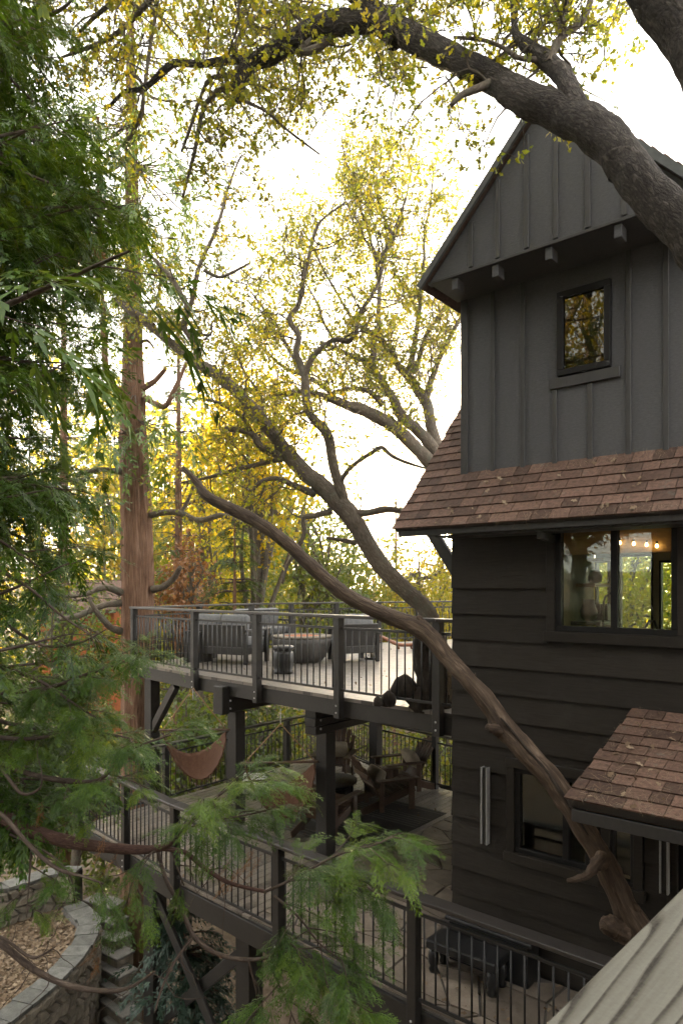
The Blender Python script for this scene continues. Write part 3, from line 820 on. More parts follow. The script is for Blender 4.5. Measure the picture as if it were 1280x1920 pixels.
# ------------------------------------------------------------------ railings
BAL = {}
def railing(name, label, path, zf, h, cat='railing', drop=0.26, post_w=0.10, post_at=None, group=None, step=0.115, skip_last=False, cap_w=0.135):
    """path: plan points, a post at each (post_at can leave some out)"""
    t = thing(name, label, cat, (path[0][0], path[0][1], zf), 0, group)
    P = [Vector((p[0], p[1], 0)) for p in path]
    for i, p in enumerate(P):
        if post_at is not None and i not in post_at: continue
        d = (P[min(i + 1, len(P) - 1)] - P[max(i - 1, 0)]); a = math.atan2(d.y, d.x)
        po = box(t, 'post', (p.x, p.y, zf - drop + (h - 0.04 + drop) / 2), (post_w, post_w, h - 0.04 + drop), MA['deckpaint'], rz=a)
        if drop > 0.15:
            n = Vector((math.sin(a), -math.cos(a), 0))
            if n.y > 0: n = -n
            for z in (zf - 0.10, zf - 0.19):
                q = p + n * (post_w / 2)
                box(po, 'bolt', (q.x, q.y, z), (0.022, 0.022, 0.022), MA['bolt'], rz=a, bev=0.006)
    for i in range(len(P) - 1):
        a, b = P[i], P[i + 1]
        d = (b - a).normalized()
        ea = d * 0.0 if i else d * -0.07
        beam(t, 'rail_cap', a + ea + Vector((0, 0, zf + h - 0.02)), b + d * (0.0 if i < len(P) - 2 else 0.07) + Vector((0, 0, zf + h - 0.02)), cap_w, 0.04, MA['railcap'], bev=0.006)
        a2, b2 = a + d * post_w / 2, b - d * post_w / 2
        for z in (zf + h - 0.17, zf + 0.10):
            beam(t, 'rail_bar', a2 + Vector((0, 0, z)), b2 + Vector((0, 0, z)), 0.022, 0.032, MA['metal'], bev=0.003)
        L = (b2 - a2).length; n = max(1, int(L / step))
        hb = round(h - 0.27 - 0.032, 3)
        if hb not in BAL:
            BAL[hb] = lathe_mesh('baluster', [(0.0095, -hb / 2), (0.0095, hb / 2)], MA['metal'], 8)
        for k in range(1, n + 1):
            q = a2 + (b2 - a2) * (k - 0.5) / n
            obj('baluster', BAL[hb], t, Matrix.Translation((q.x, q.y, zf + 0.10 + 0.016 + hb / 2)))
    return t
def zpt(px, py, z): 
    p = on_z(px, py, z); return (p.x, p.y)

# ------------------------------------------------------------------ upper deck
UF = [(-3.72, 6.60), (-5.545, 6.724), (-7.20, 6.865), (-8.78, 6.985), (-10.85, 7.30)]     # front edge
UB = [(-11.30, 9.0), (-11.45, 10.6), (-11.25, 11.7), (-10.85, 12.9), (-10.35, 14.0), (-9.9, 15.1), (-9.5, 16.4)]
udeck = thing('upper_deck', 'raised upper deck with pale tiled floor on dark beams and columns', 'deck', (-7.2, 6.9, ZL))
poly = [Vector((x, y, ZU)) for x, y in UF + UB] + [Vector((-3.70, 17.0, ZU))]
fl = prism(udeck, 'deck_floor', poly, (0, 0, -0.045), MA['tile'])
for i in range(len(UF) - 1):
    a, b = Vector((*UF[i], ZU - 0.15)), Vector((*UF[i + 1], ZU - 0.15))
    n = Vector((0, 0.03, 0))
    beam(udeck, 'rim_board', a + n, b + n, 0.05, 0.205, MA['deckpaint'])
LS = [UF[-1]] + UB
for i in range(len(LS) - 1):
    beam(udeck, 'rim_board', Vector((*LS[i], ZU - 0.15)), Vector((*LS[i + 1], ZU - 0.15)), 0.05, 0.2, MA['deckpaint'])
for k in range(14):
    x = -4.2 - k * 0.5
    y0 = np.interp(-x, [-p[0] for p in UF], [p[1] for p in UF]) + 0.09
    beam(udeck, 'joist', (x, y0, ZU - 0.145), (x, 15.6 - max(0, -x - 9) * 2, ZU - 0.145), 0.045, 0.19, MA['deckpaint'])
# two heavy beams on columns, a braced post at the left end
for (x, y, bw, zt, zb, cw) in ((-6.20, 7.15, 0.20, ZU - 0.255, ZU - 0.60, 0.20), (-8.05, 7.15, 0.22, ZU - 0.10, ZU - 0.53, 0.20)):
    if zt > ZU - 0.2:
        box2(udeck, 'beam_end', (x - bw / 2, y - 0.36, zb), (x + bw / 2, y - 0.22, zt), MA['deckpaint'], bev=0.01)
        zt2 = ZU - 0.255
        box2(udeck, 'beam', (x - bw / 2 + 0.01, y - 0.22, zb + 0.02), (x + bw / 2 - 0.01, 11.2, zt2), MA['deckpaint'], bev=0.008)
    else:
        for k in range(3):
            box2(udeck, 'beam_ply', (x - bw / 2, y - 0.30 - 0.012 * (k % 2), zb + k * (zt - zb) / 3 + 0.004), (x + bw / 2, 10.9, zb + (k + 1) * (zt - zb) / 3), MA['deckpaint'], bev=0.008)
    c = box2(udeck, 'column', (x - cw / 2, y - 0.08, ZL), (x + cw / 2, y - 0.08 + cw, zb), MA['deckpaint'], bev=0.008)
    for z in (zb + 0.08, zb + 0.2):
        box(c, 'bolt', (x + bw / 2, y - 0.2, z), (0.03, 0.03, 0.03), MA['bolt'], bev=0.008)
for (x, y) in ((-5.3, 11.0), (-8.4, 11.3), (-4.6, 9.6)):
    box2(udeck, 'column', (x - 0.1, y - 0.1, ZL), (x + 0.1, y + 0.1, ZU - 0.25), MA['deckpaint'])
pz = W(281, 1380, 12.6)
pl = (-10.65, 7.42)
box2(udeck, 'column', (pl[0] - 0.10, pl[1] - 0.09, ZG - 0.4), (pl[0] + 0.10, pl[1] + 0.11, ZU - 0.25), MA['deckpaint'])
beam(udeck, 'diagonal_brace', (pl[0], pl[1], ZU - 1.25), (pl[0] + 0.98, pl[1] - 0.19, ZU - 0.27), 0.10, 0.15, MA['deckpaint'])
# railings of the upper deck
off = 0.055
fp = []
for k, px in enumerate((846, 826, 640, 487, 370, 268)):
    py = np.interp(px, [268, 276, 370, 487, 640, 845, 850], [1243, 1243, 1265, 1283, 1307, 1338, 1339])
    x, y = zpt(px, py, ZU)
    yy = float(np.interp(-x, [-p[0] for p in UF], [p[1] for p in UF]))
    fp.append((x, yy - off))
fp[0] = (-3.80, fp[1][1] + 0.01)
railing('deck_railing', 'dark upper deck railing along the front, facing the camera', fp, ZU, 1.06, drop=0.26, post_at=(1, 2, 3, 4, 5), group='railings of the decks')
railing('deck_railing', 'far railing at the back of the upper deck behind the sofa and armchair', [(-10.84, 7.36)] + [(x + 0.05, y) for x, y in UB], ZU, 1.06, drop=0.05, post_at=range(1, 9), group='railings of the decks')

# ------------------------------------------------------------------ lower deck
LF = [(-1.40, 5.23), (-3.44, 5.256), (-5.0, 5.36), (-7.3, 5.48), (-8.7, 5.66), (-10.25, 5.82)]
ldeck = thing('lower_deck', 'lower wooden deck of brown grey planks under the upper deck', 'deck', (-8, 8, ZL - 0.3))
def lf_y(x): return float(np.interp(-x, [-p[0] for p in LF], [p[1] for p in LF]))
def lb_y(x): return float(np.interp(-x, [3.6, 6.5, 8.5, 10.2], [10.9, 11.2, 11.55, 12.25]))
XB = -5.88
x = XB
k = 0
while x > -10.25:
    w = 0.138
    y0, y1 = lf_y(x) + 0.03, lb_y(x) + 0.05
    zj = random.uniform(-0.002, 0.002)
    parts = [(y0, y1)] if k % 3 else [(y0, y0 + (y1 - y0) * random.uniform(0.3, 0.7)), None]
    if parts[-1] is None: parts = [parts[0], (parts[0][1] + 0.004, y1)]
    for a, b in parts:
        box2(ldeck, 'plank', (x - w + 0.007, a, ZL - 0.035 + zj), (x, b, ZL + zj), MA['plank'], bev=0.004)
    x -= w; k += 1
for i in range(len(LF) - 1):
    beam(ldeck, 'rim_board', Vector((*LF[i], ZL - 0.17)) + Vector((0, 0.02, 0)), Vector((*LF[i + 1], ZL - 0.17)) + Vector((0, 0.02, 0)), 0.05, 0.26, MA['deckpaint'])
beam(ldeck, 'rim_board', (-10.28, 5.82, ZL - 0.16), (-10.22, 12.2, ZL - 0.16), 0.05, 0.24, MA['deckpaint'])
beam(ldeck, 'rim_board', (-10.2, 12.28, ZL - 0.16), (-3.8, 10.95, ZL - 0.16), 0.05, 0.24, MA['deckpaint'])
for i in range(7):
    y = 6.2 + i * 0.8
    beam(ldeck, 'joist', (-10.2, y, ZL - 0.14), (-5.9, y, ZL - 0.14), 0.05, 0.2, MA['deckpaint'])
for (x, y) in ((-6.25, 5.78), (-8.5, 5.98), (-10.1, 9.2), (-10.0, 11.9), (-6.2, 11.0)):
    box2(ldeck, 'support_post', (x - 0.12, y - 0.12, ZG - 0.6), (x + 0.12, y + 0.12, ZL - 0.36), MA['deckpaint'])
beam(ldeck, 'girder', (-10.3, 6.0, ZL - 0.36), (-4.2, 5.75, ZL - 0.36), 0.14, 0.22, MA['deckpaint'])
beam(ldeck, 'cross_brace', (-6.25, 5.75, ZL - 2.6), (-8.5, 5.95, ZL - 0.6), 0.05, 0.16, MA['deckpaint'])
beam(ldeck, 'cross_brace', (-6.25, 5.85, ZL - 0.6), (-8.5, 6.05, ZL - 2.6), 0.05, 0.16, MA['deckpaint'])
# flagstone terrace and walk beside the house
terr = thing('flagstone_terrace', 'brown flagstone terrace and walkway beside the house', 'terrace', (-4.5, 6.5, ZL))
tp = [(-1.2, 5.26), (-3.44, 5.29), (-5.0, 5.39), (-5.87, 5.44), (-5.87, 10.9), (-3.75, 10.9), (-3.75, 6.47), (-1.2, 6.47)]
prism(terr, 'terrace_bed', [Vector((a, b, ZL - 0.018)) for a, b in tp], (0, 0, -0.30), MA['mortar'])
fr = random.Random(21)
cx, cy = 0.50, 0.42
gx = {}
def gpt(i, j):
    if (i, j) not in gx:
        gx[(i, j)] = (-6.6 + i * cx + (0.25 if j % 2 else 0) + fr.uniform(-0.15, 0.15), 5.15 + j * cy + fr.uniform(-0.12, 0.12))
    return gx[(i, j)]
def clip(poly, inside, inter):
    out = []
    for k in range(len(poly)):
        a, b = poly[k - 1], poly[k]
        if inside(b):
            if not inside(a): out.append(inter(a, b))
            out.append(b)
        elif inside(a): out.append(inter(a, b))
    return out
def half(poly, ax, val, sign):
    return clip(poly, lambda p: (p[ax] - val) * sign > 0, lambda a, b: tuple(a[q] + (b[q] - a[q]) * (val - a[ax]) / (b[ax] - a[ax]) for q in (0, 1)))
for i in range(12):
    for j in range(14):
        q = [gpt(i, j), gpt(i + 1, j), gpt(i + 1, j + 1), gpt(i, j + 1)]
        cxx = sum(p[0] for p in q) / 4; cyy = sum(p[1] for p in q) / 4
        q = half(q, 0, XB + 0.02, 1); q = half(q, 0, -1.25, -1) if q else q
        q = half(q, 1, 10.85, -1) if q else q
        q = half(q, 1, lf_y(cxx) + 0.04, 1) if q else q
        if q and cxx > -3.75: q = half(q, 1, 6.42, -1)
        if len(q) < 3: continue
        c = (sum(p[0] for p in q) / len(q), sum(p[1] for p in q) / len(q))
        if cxx > -3.75 and cyy > 6.6: continue
        e = 0.014
        q2 = []
        for p in q:
            d = math.hypot(p[0] - c[0], p[1] - c[1])
            f = max(0.3, 1 - e * 1.4 / max(d, 0.05))
            q2.append((c[0] + (p[0] - c[0]) * f, c[1] + (p[1] - c[1]) * f))
        prism(terr, 'flagstone', [Vector((a, b, ZL - 0.03)) for a, b in q2], (0, 0, 0.032 + fr.uniform(0, 0.006)), MA['flag'])
# railings of the lower deck
railing('deck_railing', 'walkway railing at the bottom right in front of the house', [(-1.40, 5.19), (-3.44, 5.215), (-5.30, 5.335), (-7.3, 5.44), (-8.7, 5.615), (-10.25, 5.78)], ZL, 1.05, drop=0.26, group='railings of the decks', step=0.118, cap_w=0.16)
railing('deck_railing', 'lower deck railing on the left behind the hammock chairs', [(-10.22, 5.9), (-10.2, 7.4), (-10.2, 8.9), (-10.18, 10.5), (-10.1, 12.2)], ZL, 1.05, drop=0.05, post_at=(1, 2, 3, 4), group='railings of the decks')
railing('deck_railing', 'lower deck railing at the back under the upper deck', [(-10.1, 12.2), (-8.5, 11.5), (-6.9, 11.2), (-5.6, 11.05), (-3.9, 10.85)], ZL, 1.05, drop=0.05, post_at=(1, 2, 3), group='railings of the decks')
# weathered rail right below the camera
wr = thing('balcony', 'balcony of the next building, its weathered grey rail cap in the bottom right corner, unseen shading wall and floor added', 'balcony', (-0.2, 0.9, -0.6))
cap = obj('rail_cap', box_mesh(0.30, 3.6, 0.045, MA['weathered'], 0.006), wr, TR(-0.205, 0.95, -0.5925, rz=R(-4.05)))
box2(wr, 'post', (-0.25, 1.9, -1.7), (-0.15, 2.0, -0.616), MA['weathered'])
box2(wr, 'post', (-0.25, -0.6, -1.7), (-0.15, -0.5, -0.616), MA['weathered'])
box2(wr, 'shade_floor', (-0.30, -2.4, -1.78), (6.0, 2.15, -1.70), MA['weathered'], bev=0)  # unseen slab added to shade the lower facade
box2(wr, 'balcony_beam', (-0.28, -2.4, -2.05), (-0.16, 2.1, -1.79), MA['weathered'])
box2(wr, 'shade_wall', (-4.1, -2.8, ZG - 1), (9.0, -2.4, 5.4), MA['siding'], bev=0)  # unseen wall added to keep low sky light off the facade
box2(wr, 'lower_rail', (-0.22, -0.5, -1.5), (-0.18, 1.9, -1.41), MA['weathered'])

# ------------------------------------------------------------------ furniture on the upper deck
def rounded(name, dx, dy, dz, mat, r=0.05, puff=0.0):
    bm = bmesh.new()
    bmesh.ops.create_cube(bm, size=1.0)
    for v in bm.verts: v.co = Vector((v.co.x * dx, v.co.y * dy, v.co.z * dz))
    bmesh.ops.bevel(bm, geom=bm.edges[:], offset=min(r, dx * .45, dy * .45, dz * .45), segments=3, affect='EDGES', profile=0.6)
    if puff:
        bmesh.ops.subdivide_edges(bm, edges=[e for e in bm.edges if e.calc_length() > 0.1], cuts=3, use_grid_fill=True)
        for v in bm.verts:
            q = Vector((v.co.x / dx * 2, v.co.y / dy * 2, v.co.z / dz * 2))
            f = (1 - min(1, q.x ** 2)) * (1 - min(1, q.y ** 2))
            v.co.z += math.copysign(puff * f, v.co.z)
            v.co += Vector((noise.noise(v.co * 6), noise.noise(v.co * 6 + Vector((3, 0, 0))), noise.noise(v.co * 6 + Vector((0, 3, 0))))) * 0.012
    me = bpy.data.meshes.new(name); bm.to_mesh(me); bm.free()
    for p in me.polygons: p.use_smooth = True
    me.materials.append(mat)
    return me
def sofa(name, label, cat, loc, rz, width, nc):
    """local: seat faces +y, back towards -y"""
    t = thing(name, label, cat, loc, rz)
    Mx = WM[t.name]
    w = width
    for sx in (-1, 1):
        for sy in (-1, 1):
            box(t, 'leg', (sx * (w / 2 - 0.06), sy * 0.36, 0.30 if sy > 0 else 0.28), (0.07, 0.07, 0.60 if sy > 0 else 0.56), MA['deckpaint'], Mx)
        box(t, 'arm', (sx * (w / 2 - 0.06), 0.02, 0.62), (0.10, 0.84, 0.045), MA['deckpaint'], Mx, bev=0.01)
    box(t, 'seat_frame', (0, 0, 0.24), (w - 0.18, 0.76, 0.14), MA['wicker'], Mx, bev=0.01)
    box(t, 'back_panel', (0, -0.36, 0.50), (w - 0.12, 0.05, 0.46), MA['wicker'], Mx, rx=R(8), bev=0.01)
    for k in range(nc):
        x = (k - (nc - 1) / 2) * (w - 0.2) / nc
        obj('seat_cushion', rounded('seat_cushion', (w - 0.22) / nc, 0.68, 0.15, MA['cush'], 0.05, 0.02), t, Mx @ TR(x, 0.05, 0.39))
        obj('back_cushion', rounded('back_cushion', (w - 0.22) / nc, 0.46, 0.17, MA['cush'], 0.06, 0.03), t, Mx @ TR(x, -0.23, 0.68, rx=R(78)))
    return t
def at(px, py, z):
    p = on_z(px, py, z); return (p.x, p.y, z)
sofa('outdoor_sofa', 'charcoal outdoor sofa with pale grey cushions seen from behind', 'sofa', at(430, 1240, ZU), R(14), 1.35, 2)
sofa('outdoor_sofa', 'far outdoor sofa with pale grey back cushions beyond the fire table', 'sofa', at(492, 1212, ZU), R(-95), 1.5, 2)
sofa('outdoor_armchair', 'grey cushioned outdoor armchair right of the fire table', 'armchair', at(662, 1238, ZU), R(62), 0.82, 1)
p = at(566, 1240, ZU)
t = thing('fire_table', 'wide round concrete fire table between the sofas', 'fire table', p)
lathe(t, 'bowl', [(0.36, 0.0), (0.46, 0.10), (0.56, 0.36), (0.58, 0.44), (0.56, 0.46)], p, MA['concrete'], 32)
lathe(t, 'rim', [(0.56, 0.455), (0.585, 0.47), (0.58, 0.50), (0.40, 0.505), (0.38, 0.47)], p, MA['stone'], 32)
lathe(t, 'burner', [(0.37, 0.455), (0.37, 0.49), (0.05, 0.495)], p, MA['rust'], 24)
p = at(531, 1262, ZU)
t = thing('drum_stool', 'black glazed drum stool beside the fire table', 'stool', p)
lathe(t, 'body', [(0.16, 0.0), (0.175, 0.03), (0.15, 0.06), (0.172, 0.14), (0.172, 0.32), (0.15, 0.37)], p, MA['blackgloss'], 24)
lathe(t, 'top', [(0.15, 0.37), (0.178, 0.40), (0.178, 0.44), (0.16, 0.455)], p, MA['blackgloss'], 24)
p = at(372, 1240, ZU)
t = thing('storage_bin', 'black upright storage bin at the left end of the upper deck', 'bin', p, R(8))
Mx = WM[t.name]
box(t, 'body', (0, 0, 0.27), (0.42, 0.36, 0.54), MA['wicker'], Mx, bev=0.012)
box(t, 'lid', (0, 0, 0.565), (0.45, 0.39, 0.045), MA['blackgloss'], Mx, bev=0.012)
for k in range(3): box(t, 'slat', (0, -0.185, 0.13 + k * 0.14), (0.38, 0.012, 0.09), MA['blackgloss'], Mx)
p = at(697, 1236, ZU)
t = thing('lantern', 'black candle lantern on the deck behind the armchair', 'lantern', p, R(20))
Mx = WM[t.name]
box(t, 'base', (0, 0, 0.02), (0.24, 0.24, 0.04), MA['blackgloss'], Mx)
for sx in (-1, 1):
    for sy in (-1, 1): box(t, 'corner_post', (sx * 0.10, sy * 0.10, 0.19), (0.02, 0.02, 0.30), MA['metal'], Mx)
box(t, 'roof', (0, 0, 0.355), (0.25, 0.25, 0.03), MA['blackgloss'], Mx)
obj('candle', lathe_mesh('candle', [(0.04, 0), (0.04, 0.14), (0.01, 0.15)], MA['pillow'], 12), t, Mx @ TR(0, 0, 0.041))
a, b = W(697, 1187, 15.6), W(785, 1210, 15.0)
t = thing('hammock_stand', 'reddish bent wood stand with splayed legs at the back of the upper deck', 'stand', (a.x, a.y, ZU))
mid = (a + b) / 2; mid.z -= 0.03
rod(t, 'bent_beam', [a, a.lerp(b, 0.3) - Vector((0, 0, .05)), a.lerp(b, 0.6) - Vector((0, 0, .10)), b + Vector((0, 0, .03))], 0.04, MA['redwood'], 8)
for q, e in ((0.25, at(703, 1215, ZU)), (0.45, at(748, 1219, ZU)), (0.8, at(772, 1218, ZU))):
    s = a.lerp(b, q); s.z -= 0.06
    e = Vector(e)
    rod(t, 'leg', [s, s.lerp(e, 0.5) + Vector((0, 0, 0.05)), e + Vector((0, 0, 0.03))], 0.03, MA['redwood'], 8)

# ------------------------------------------------------------------ lower deck: hammock chairs, adirondack chairs, fire pit
def hammock_chair(label, apex, l, r, sag, depth, seed, pillow=False):
    apex, l, r = Vector(apex), Vector(l), Vector(r)
    c = (l + r) / 2
    t = thing('hammock_chair', label, 'hammock', (c.x, c.y, ZL), 0, 'hanging hammock chairs')
    ax = (r - l).normalized()
    rod(t, 'spreader_bar', [l - ax * 0.05, r + ax * 0.05], 0.018, MA['chairwood'], 8)
    rod(t, 'rope', [l, apex], 0.008, MA['cord'], 5)
    rod(t, 'rope', [r, apex], 0.008, MA['cord'], 5)
    rod(t, 'hanging_chain', [apex, Vector((apex.x, apex.y, ZU - 0.24))], 0.007, MA['bolt'], 5)
    nrm = Vector((ax.y, -ax.x, 0))
    g = Geo()
    nu, nv = 40, 14
    V = np.zeros((nu + 1, nv + 1, 3)); UV = np.zeros((nu + 1, nv + 1, 2))
    for i in range(nu + 1):
        u = i / nu; arch = 4 * u * (1 - u)
        arch = arch ** 0.8
        for j in range(nv + 1):
            v = j / nv
            s = sag * (0.62 + 0.38 * v) + depth * math.sin(math.pi * v) * 0.9
            y = (v - 0.5) * 0.62 * arch ** 0.7
            p = l.lerp(r, 0.5 + (u - 0.5) * (1.0 - 0.0 * arch)) + nrm * y
            p.z -= s * arch + 0.03
            p += nrm * 0.012 * math.sin(u * 70 + v * 3)
            V[i, j] = p; UV[i, j] = (u * 3, v)
    idx = np.arange((nu + 1) * (nv + 1)).reshape(nu + 1, nv + 1)
    Q = np.stack([idx[:-1, :-1], idx[1:, :-1], idx[1:, 1:], idx[:-1, 1:]], -1).reshape(-1, 4)
    g.add(V.reshape(-1, 3), Q, None, UV.reshape(-1, 2))
    o = g.build('sling', MA['rope'], t, tuple(c))
    md = o.modifiers.new('thick', 'SOLIDIFY'); md.thickness = 0.012
    # tassels along the front edge
    tr = random.Random(seed)
    fg = Geo()
    for i in range(2, nu - 1, 1):
        p = Vector(V[i, nv])
        L = tr.uniform(0.05, 0.11)
        tube(fg, [p, p - Vector((tr.uniform(-.01, .01), tr.uniform(-.01, .01), L))], [0.006, 0.003], 4)
    fg.build('fringe', MA['rope'], t, tuple(c), True, 'stuff')
    if pillow:
        q = Vector(V[7, 4]) + Vector((0, 0, 0.10))
        obj('seat_pillow', rounded('seat_pillow', 0.34, 0.28, 0.10, MA['white'], 0.05, 0.05), t, Matrix.Translation(q) @ Matrix.Rotation(R(40), 4, 'Z') @ Matrix.Rotation(R(60), 4, 'X'))['label'] = 'white pillow'
    return t
hammock_chair('rust hammock chair hanging on the left by the lower railing', W(362, 1290, 9.9), W(305, 1369, 9.7), W(424, 1368, 10.1), 0.62, 0.14, 1)
hammock_chair('rust hammock chair with white pillow beside the column', W(526, 1357, 9.2), W(458, 1431, 9.0), W(590, 1428, 9.4), 0.62, 0.18, 2, True)

def adirondack(label, loc, rz, pillow=True, recl=0):
    t = thing('adirondack_chair', label, 'chair', loc, rz, 'adirondack chairs on the lower deck')
    Mx = WM[t.name]
    m = MA['chairwood']
    for s in (-1, 1):
        box(t, 'front_leg', (s * 0.31, 0.36, 0.27), (0.03, 0.11, 0.54), m, Mx)
        beam_local(t, 'stringer', Mx, (s * 0.27, 0.44, 0.36), (s * 0.27, -0.58, 0.04), 0.025, 0.13, m)
        box(t, 'rear_leg', (s * 0.31, -0.22, 0.26), (0.03, 0.09, 0.52), m, Mx)
        box(t, 'arm', (s * 0.345, 0.08, 0.555), (0.14, 0.80, 0.024), m, Mx, bev=0.008)
    for k in range(7):
        y = 0.42 - k * 0.088
        box(t, 'seat_slat', (0, y, 0.435 - (0.42 - y) * 0.31), (0.54, 0.078, 0.02), m, Mx, rx=R(-17 + 34) * 0 + R(17))
    for k in range(6):
        x = (k - 2.5) * 0.092
        L = 0.86 - 0.03 * (k - 2.5) ** 2
        a = Vector((x * 0.85, -0.20, 0.22)); b = Vector((x * 1.15, -0.20 - L * 0.50, 0.22 + L * 0.86))
        beam_local(t, 'back_slat', Mx, a, b, 0.083, 0.02, m, up=Vector((0, 1, 0.5)))
    box(t, 'back_rail', (0, -0.46, 0.62), (0.56, 0.03, 0.07), m, Mx)
    if pillow:
        obj('seat_pillow', rounded('seat_pillow', 0.46, 0.34, 0.14, MA['pillow'], 0.05, 0.04), t, Mx @ TR(0.02, -0.22, 0.56, rx=R(60)))['label'] = 'cream pillow'
    return t
def beam_local(parent, name, Mx, p0, p1, w, h, mat, up=Vector((0, 0, 1))):
    U = (Mx.to_3x3() @ up)
    return beam(parent, name, Mx @ Vector(p0), Mx @ Vector(p1), w, h, mat, U)
adirondack('dark adirondack chair nearest the terrace, seen from behind', at(722, 1512, ZL), R(-28), True)
adirondack('reclined adirondack chair with cream pillow facing away on the right', at(752, 1478, ZL), R(150), True)
adirondack('adirondack chair with cream pillow behind the fire pit, facing the camera', at(628, 1462, ZL), R(205), True)
adirondack('adirondack chair beside the column with its back to the camera', at(612, 1556, ZL), R(8), True)
p = at(622, 1512, ZL)
t = thing('fire_pit', 'round black fire pit table with a glass top', 'fire pit', p)
lathe(t, 'drum', [(0.34, 0), (0.36, 0.04), (0.36, 0.40), (0.34, 0.44)], p, MA['blackgloss'], 28)
lathe(t, 'table_top', [(0.43, 0.44), (0.45, 0.455), (0.45, 0.475), (0.02, 0.48)], p, MA['concrete'], 32)
for k in range(10):
    a = k * math.pi / 5
    box(t, 'stave', (p[0] + math.cos(a) * 0.362, p[1] + math.sin(a) * 0.362, ZL + 0.22), (0.03, 0.19, 0.34), MA['blackgloss'], rz=a)
gl = Vector(p) + Vector((0.08, -0.12, 0.482))
prop(lathe(None, 'drinking_glass', [(0.032, 0), (0.036, 0.005), (0.042, 0.13), (0.039, 0.13), (0.03, 0.012)], gl, MA['glass'], 16), 'clear tumbler standing on the fire pit table', 'glass')
# rug: woven bands
c = Vector(at(655, 1530, ZL))
t = thing('outdoor_rug', 'dark striped outdoor rug under the fire pit chairs', 'rug', (c.x, c.y, ZL), R(0))
Mx = WM[t.name]
box(t, 'mat', (0, 0, 0.006), (2.4, 2.3, 0.007), MA['wicker'], Mx, bev=0)
for k in range(26):
    if k % 9 in (3, 4, 5): continue
    box(t, 'band', (0, -1.12 + k * 0.0895, 0.0115), (2.36, 0.035, 0.003), MA['concrete'], Mx, bev=0)
# dark bench with bun feet and a low chest behind it on the walkway
bx0, bx1 = -3.68, -2.92
t = thing('step_bench', 'low black bench on round bun feet behind the walkway railing', 'bench', (-3.3, 5.95, ZL))
box2(t, 'seat', (bx0, 5.78, ZL + 0.24), (bx1, 6.10, ZL + 0.33), MA['blackgloss'], bev=0.012)
for x in (bx0 + 0.06, bx1 - 0.06):
    for y in (5.84, 6.04):
        lathe(t, 'foot', [(0.03, 0.24), (0.05, 0.20), (0.055, 0.10), (0.035, 0.06), (0.05, 0.03), (0.04, 0.0)][::-1], (x, y, ZL + 0.003), MA['blackgloss'], 14)
t = thing('storage_chest', 'black storage chest against the wall behind the low bench', 'chest', (-3.25, 6.27, ZL))
box2(t, 'body', (-3.62, 6.13, ZL + 0.004), (-2.75, 6.40, ZL + 0.40), MA['blackgloss'], bev=0.01)
box2(t, 'lid', (-3.66, 6.115, ZL + 0.402), (-2.71, 6.41, ZL + 0.45), MA['blackgloss'], bev=0.012)

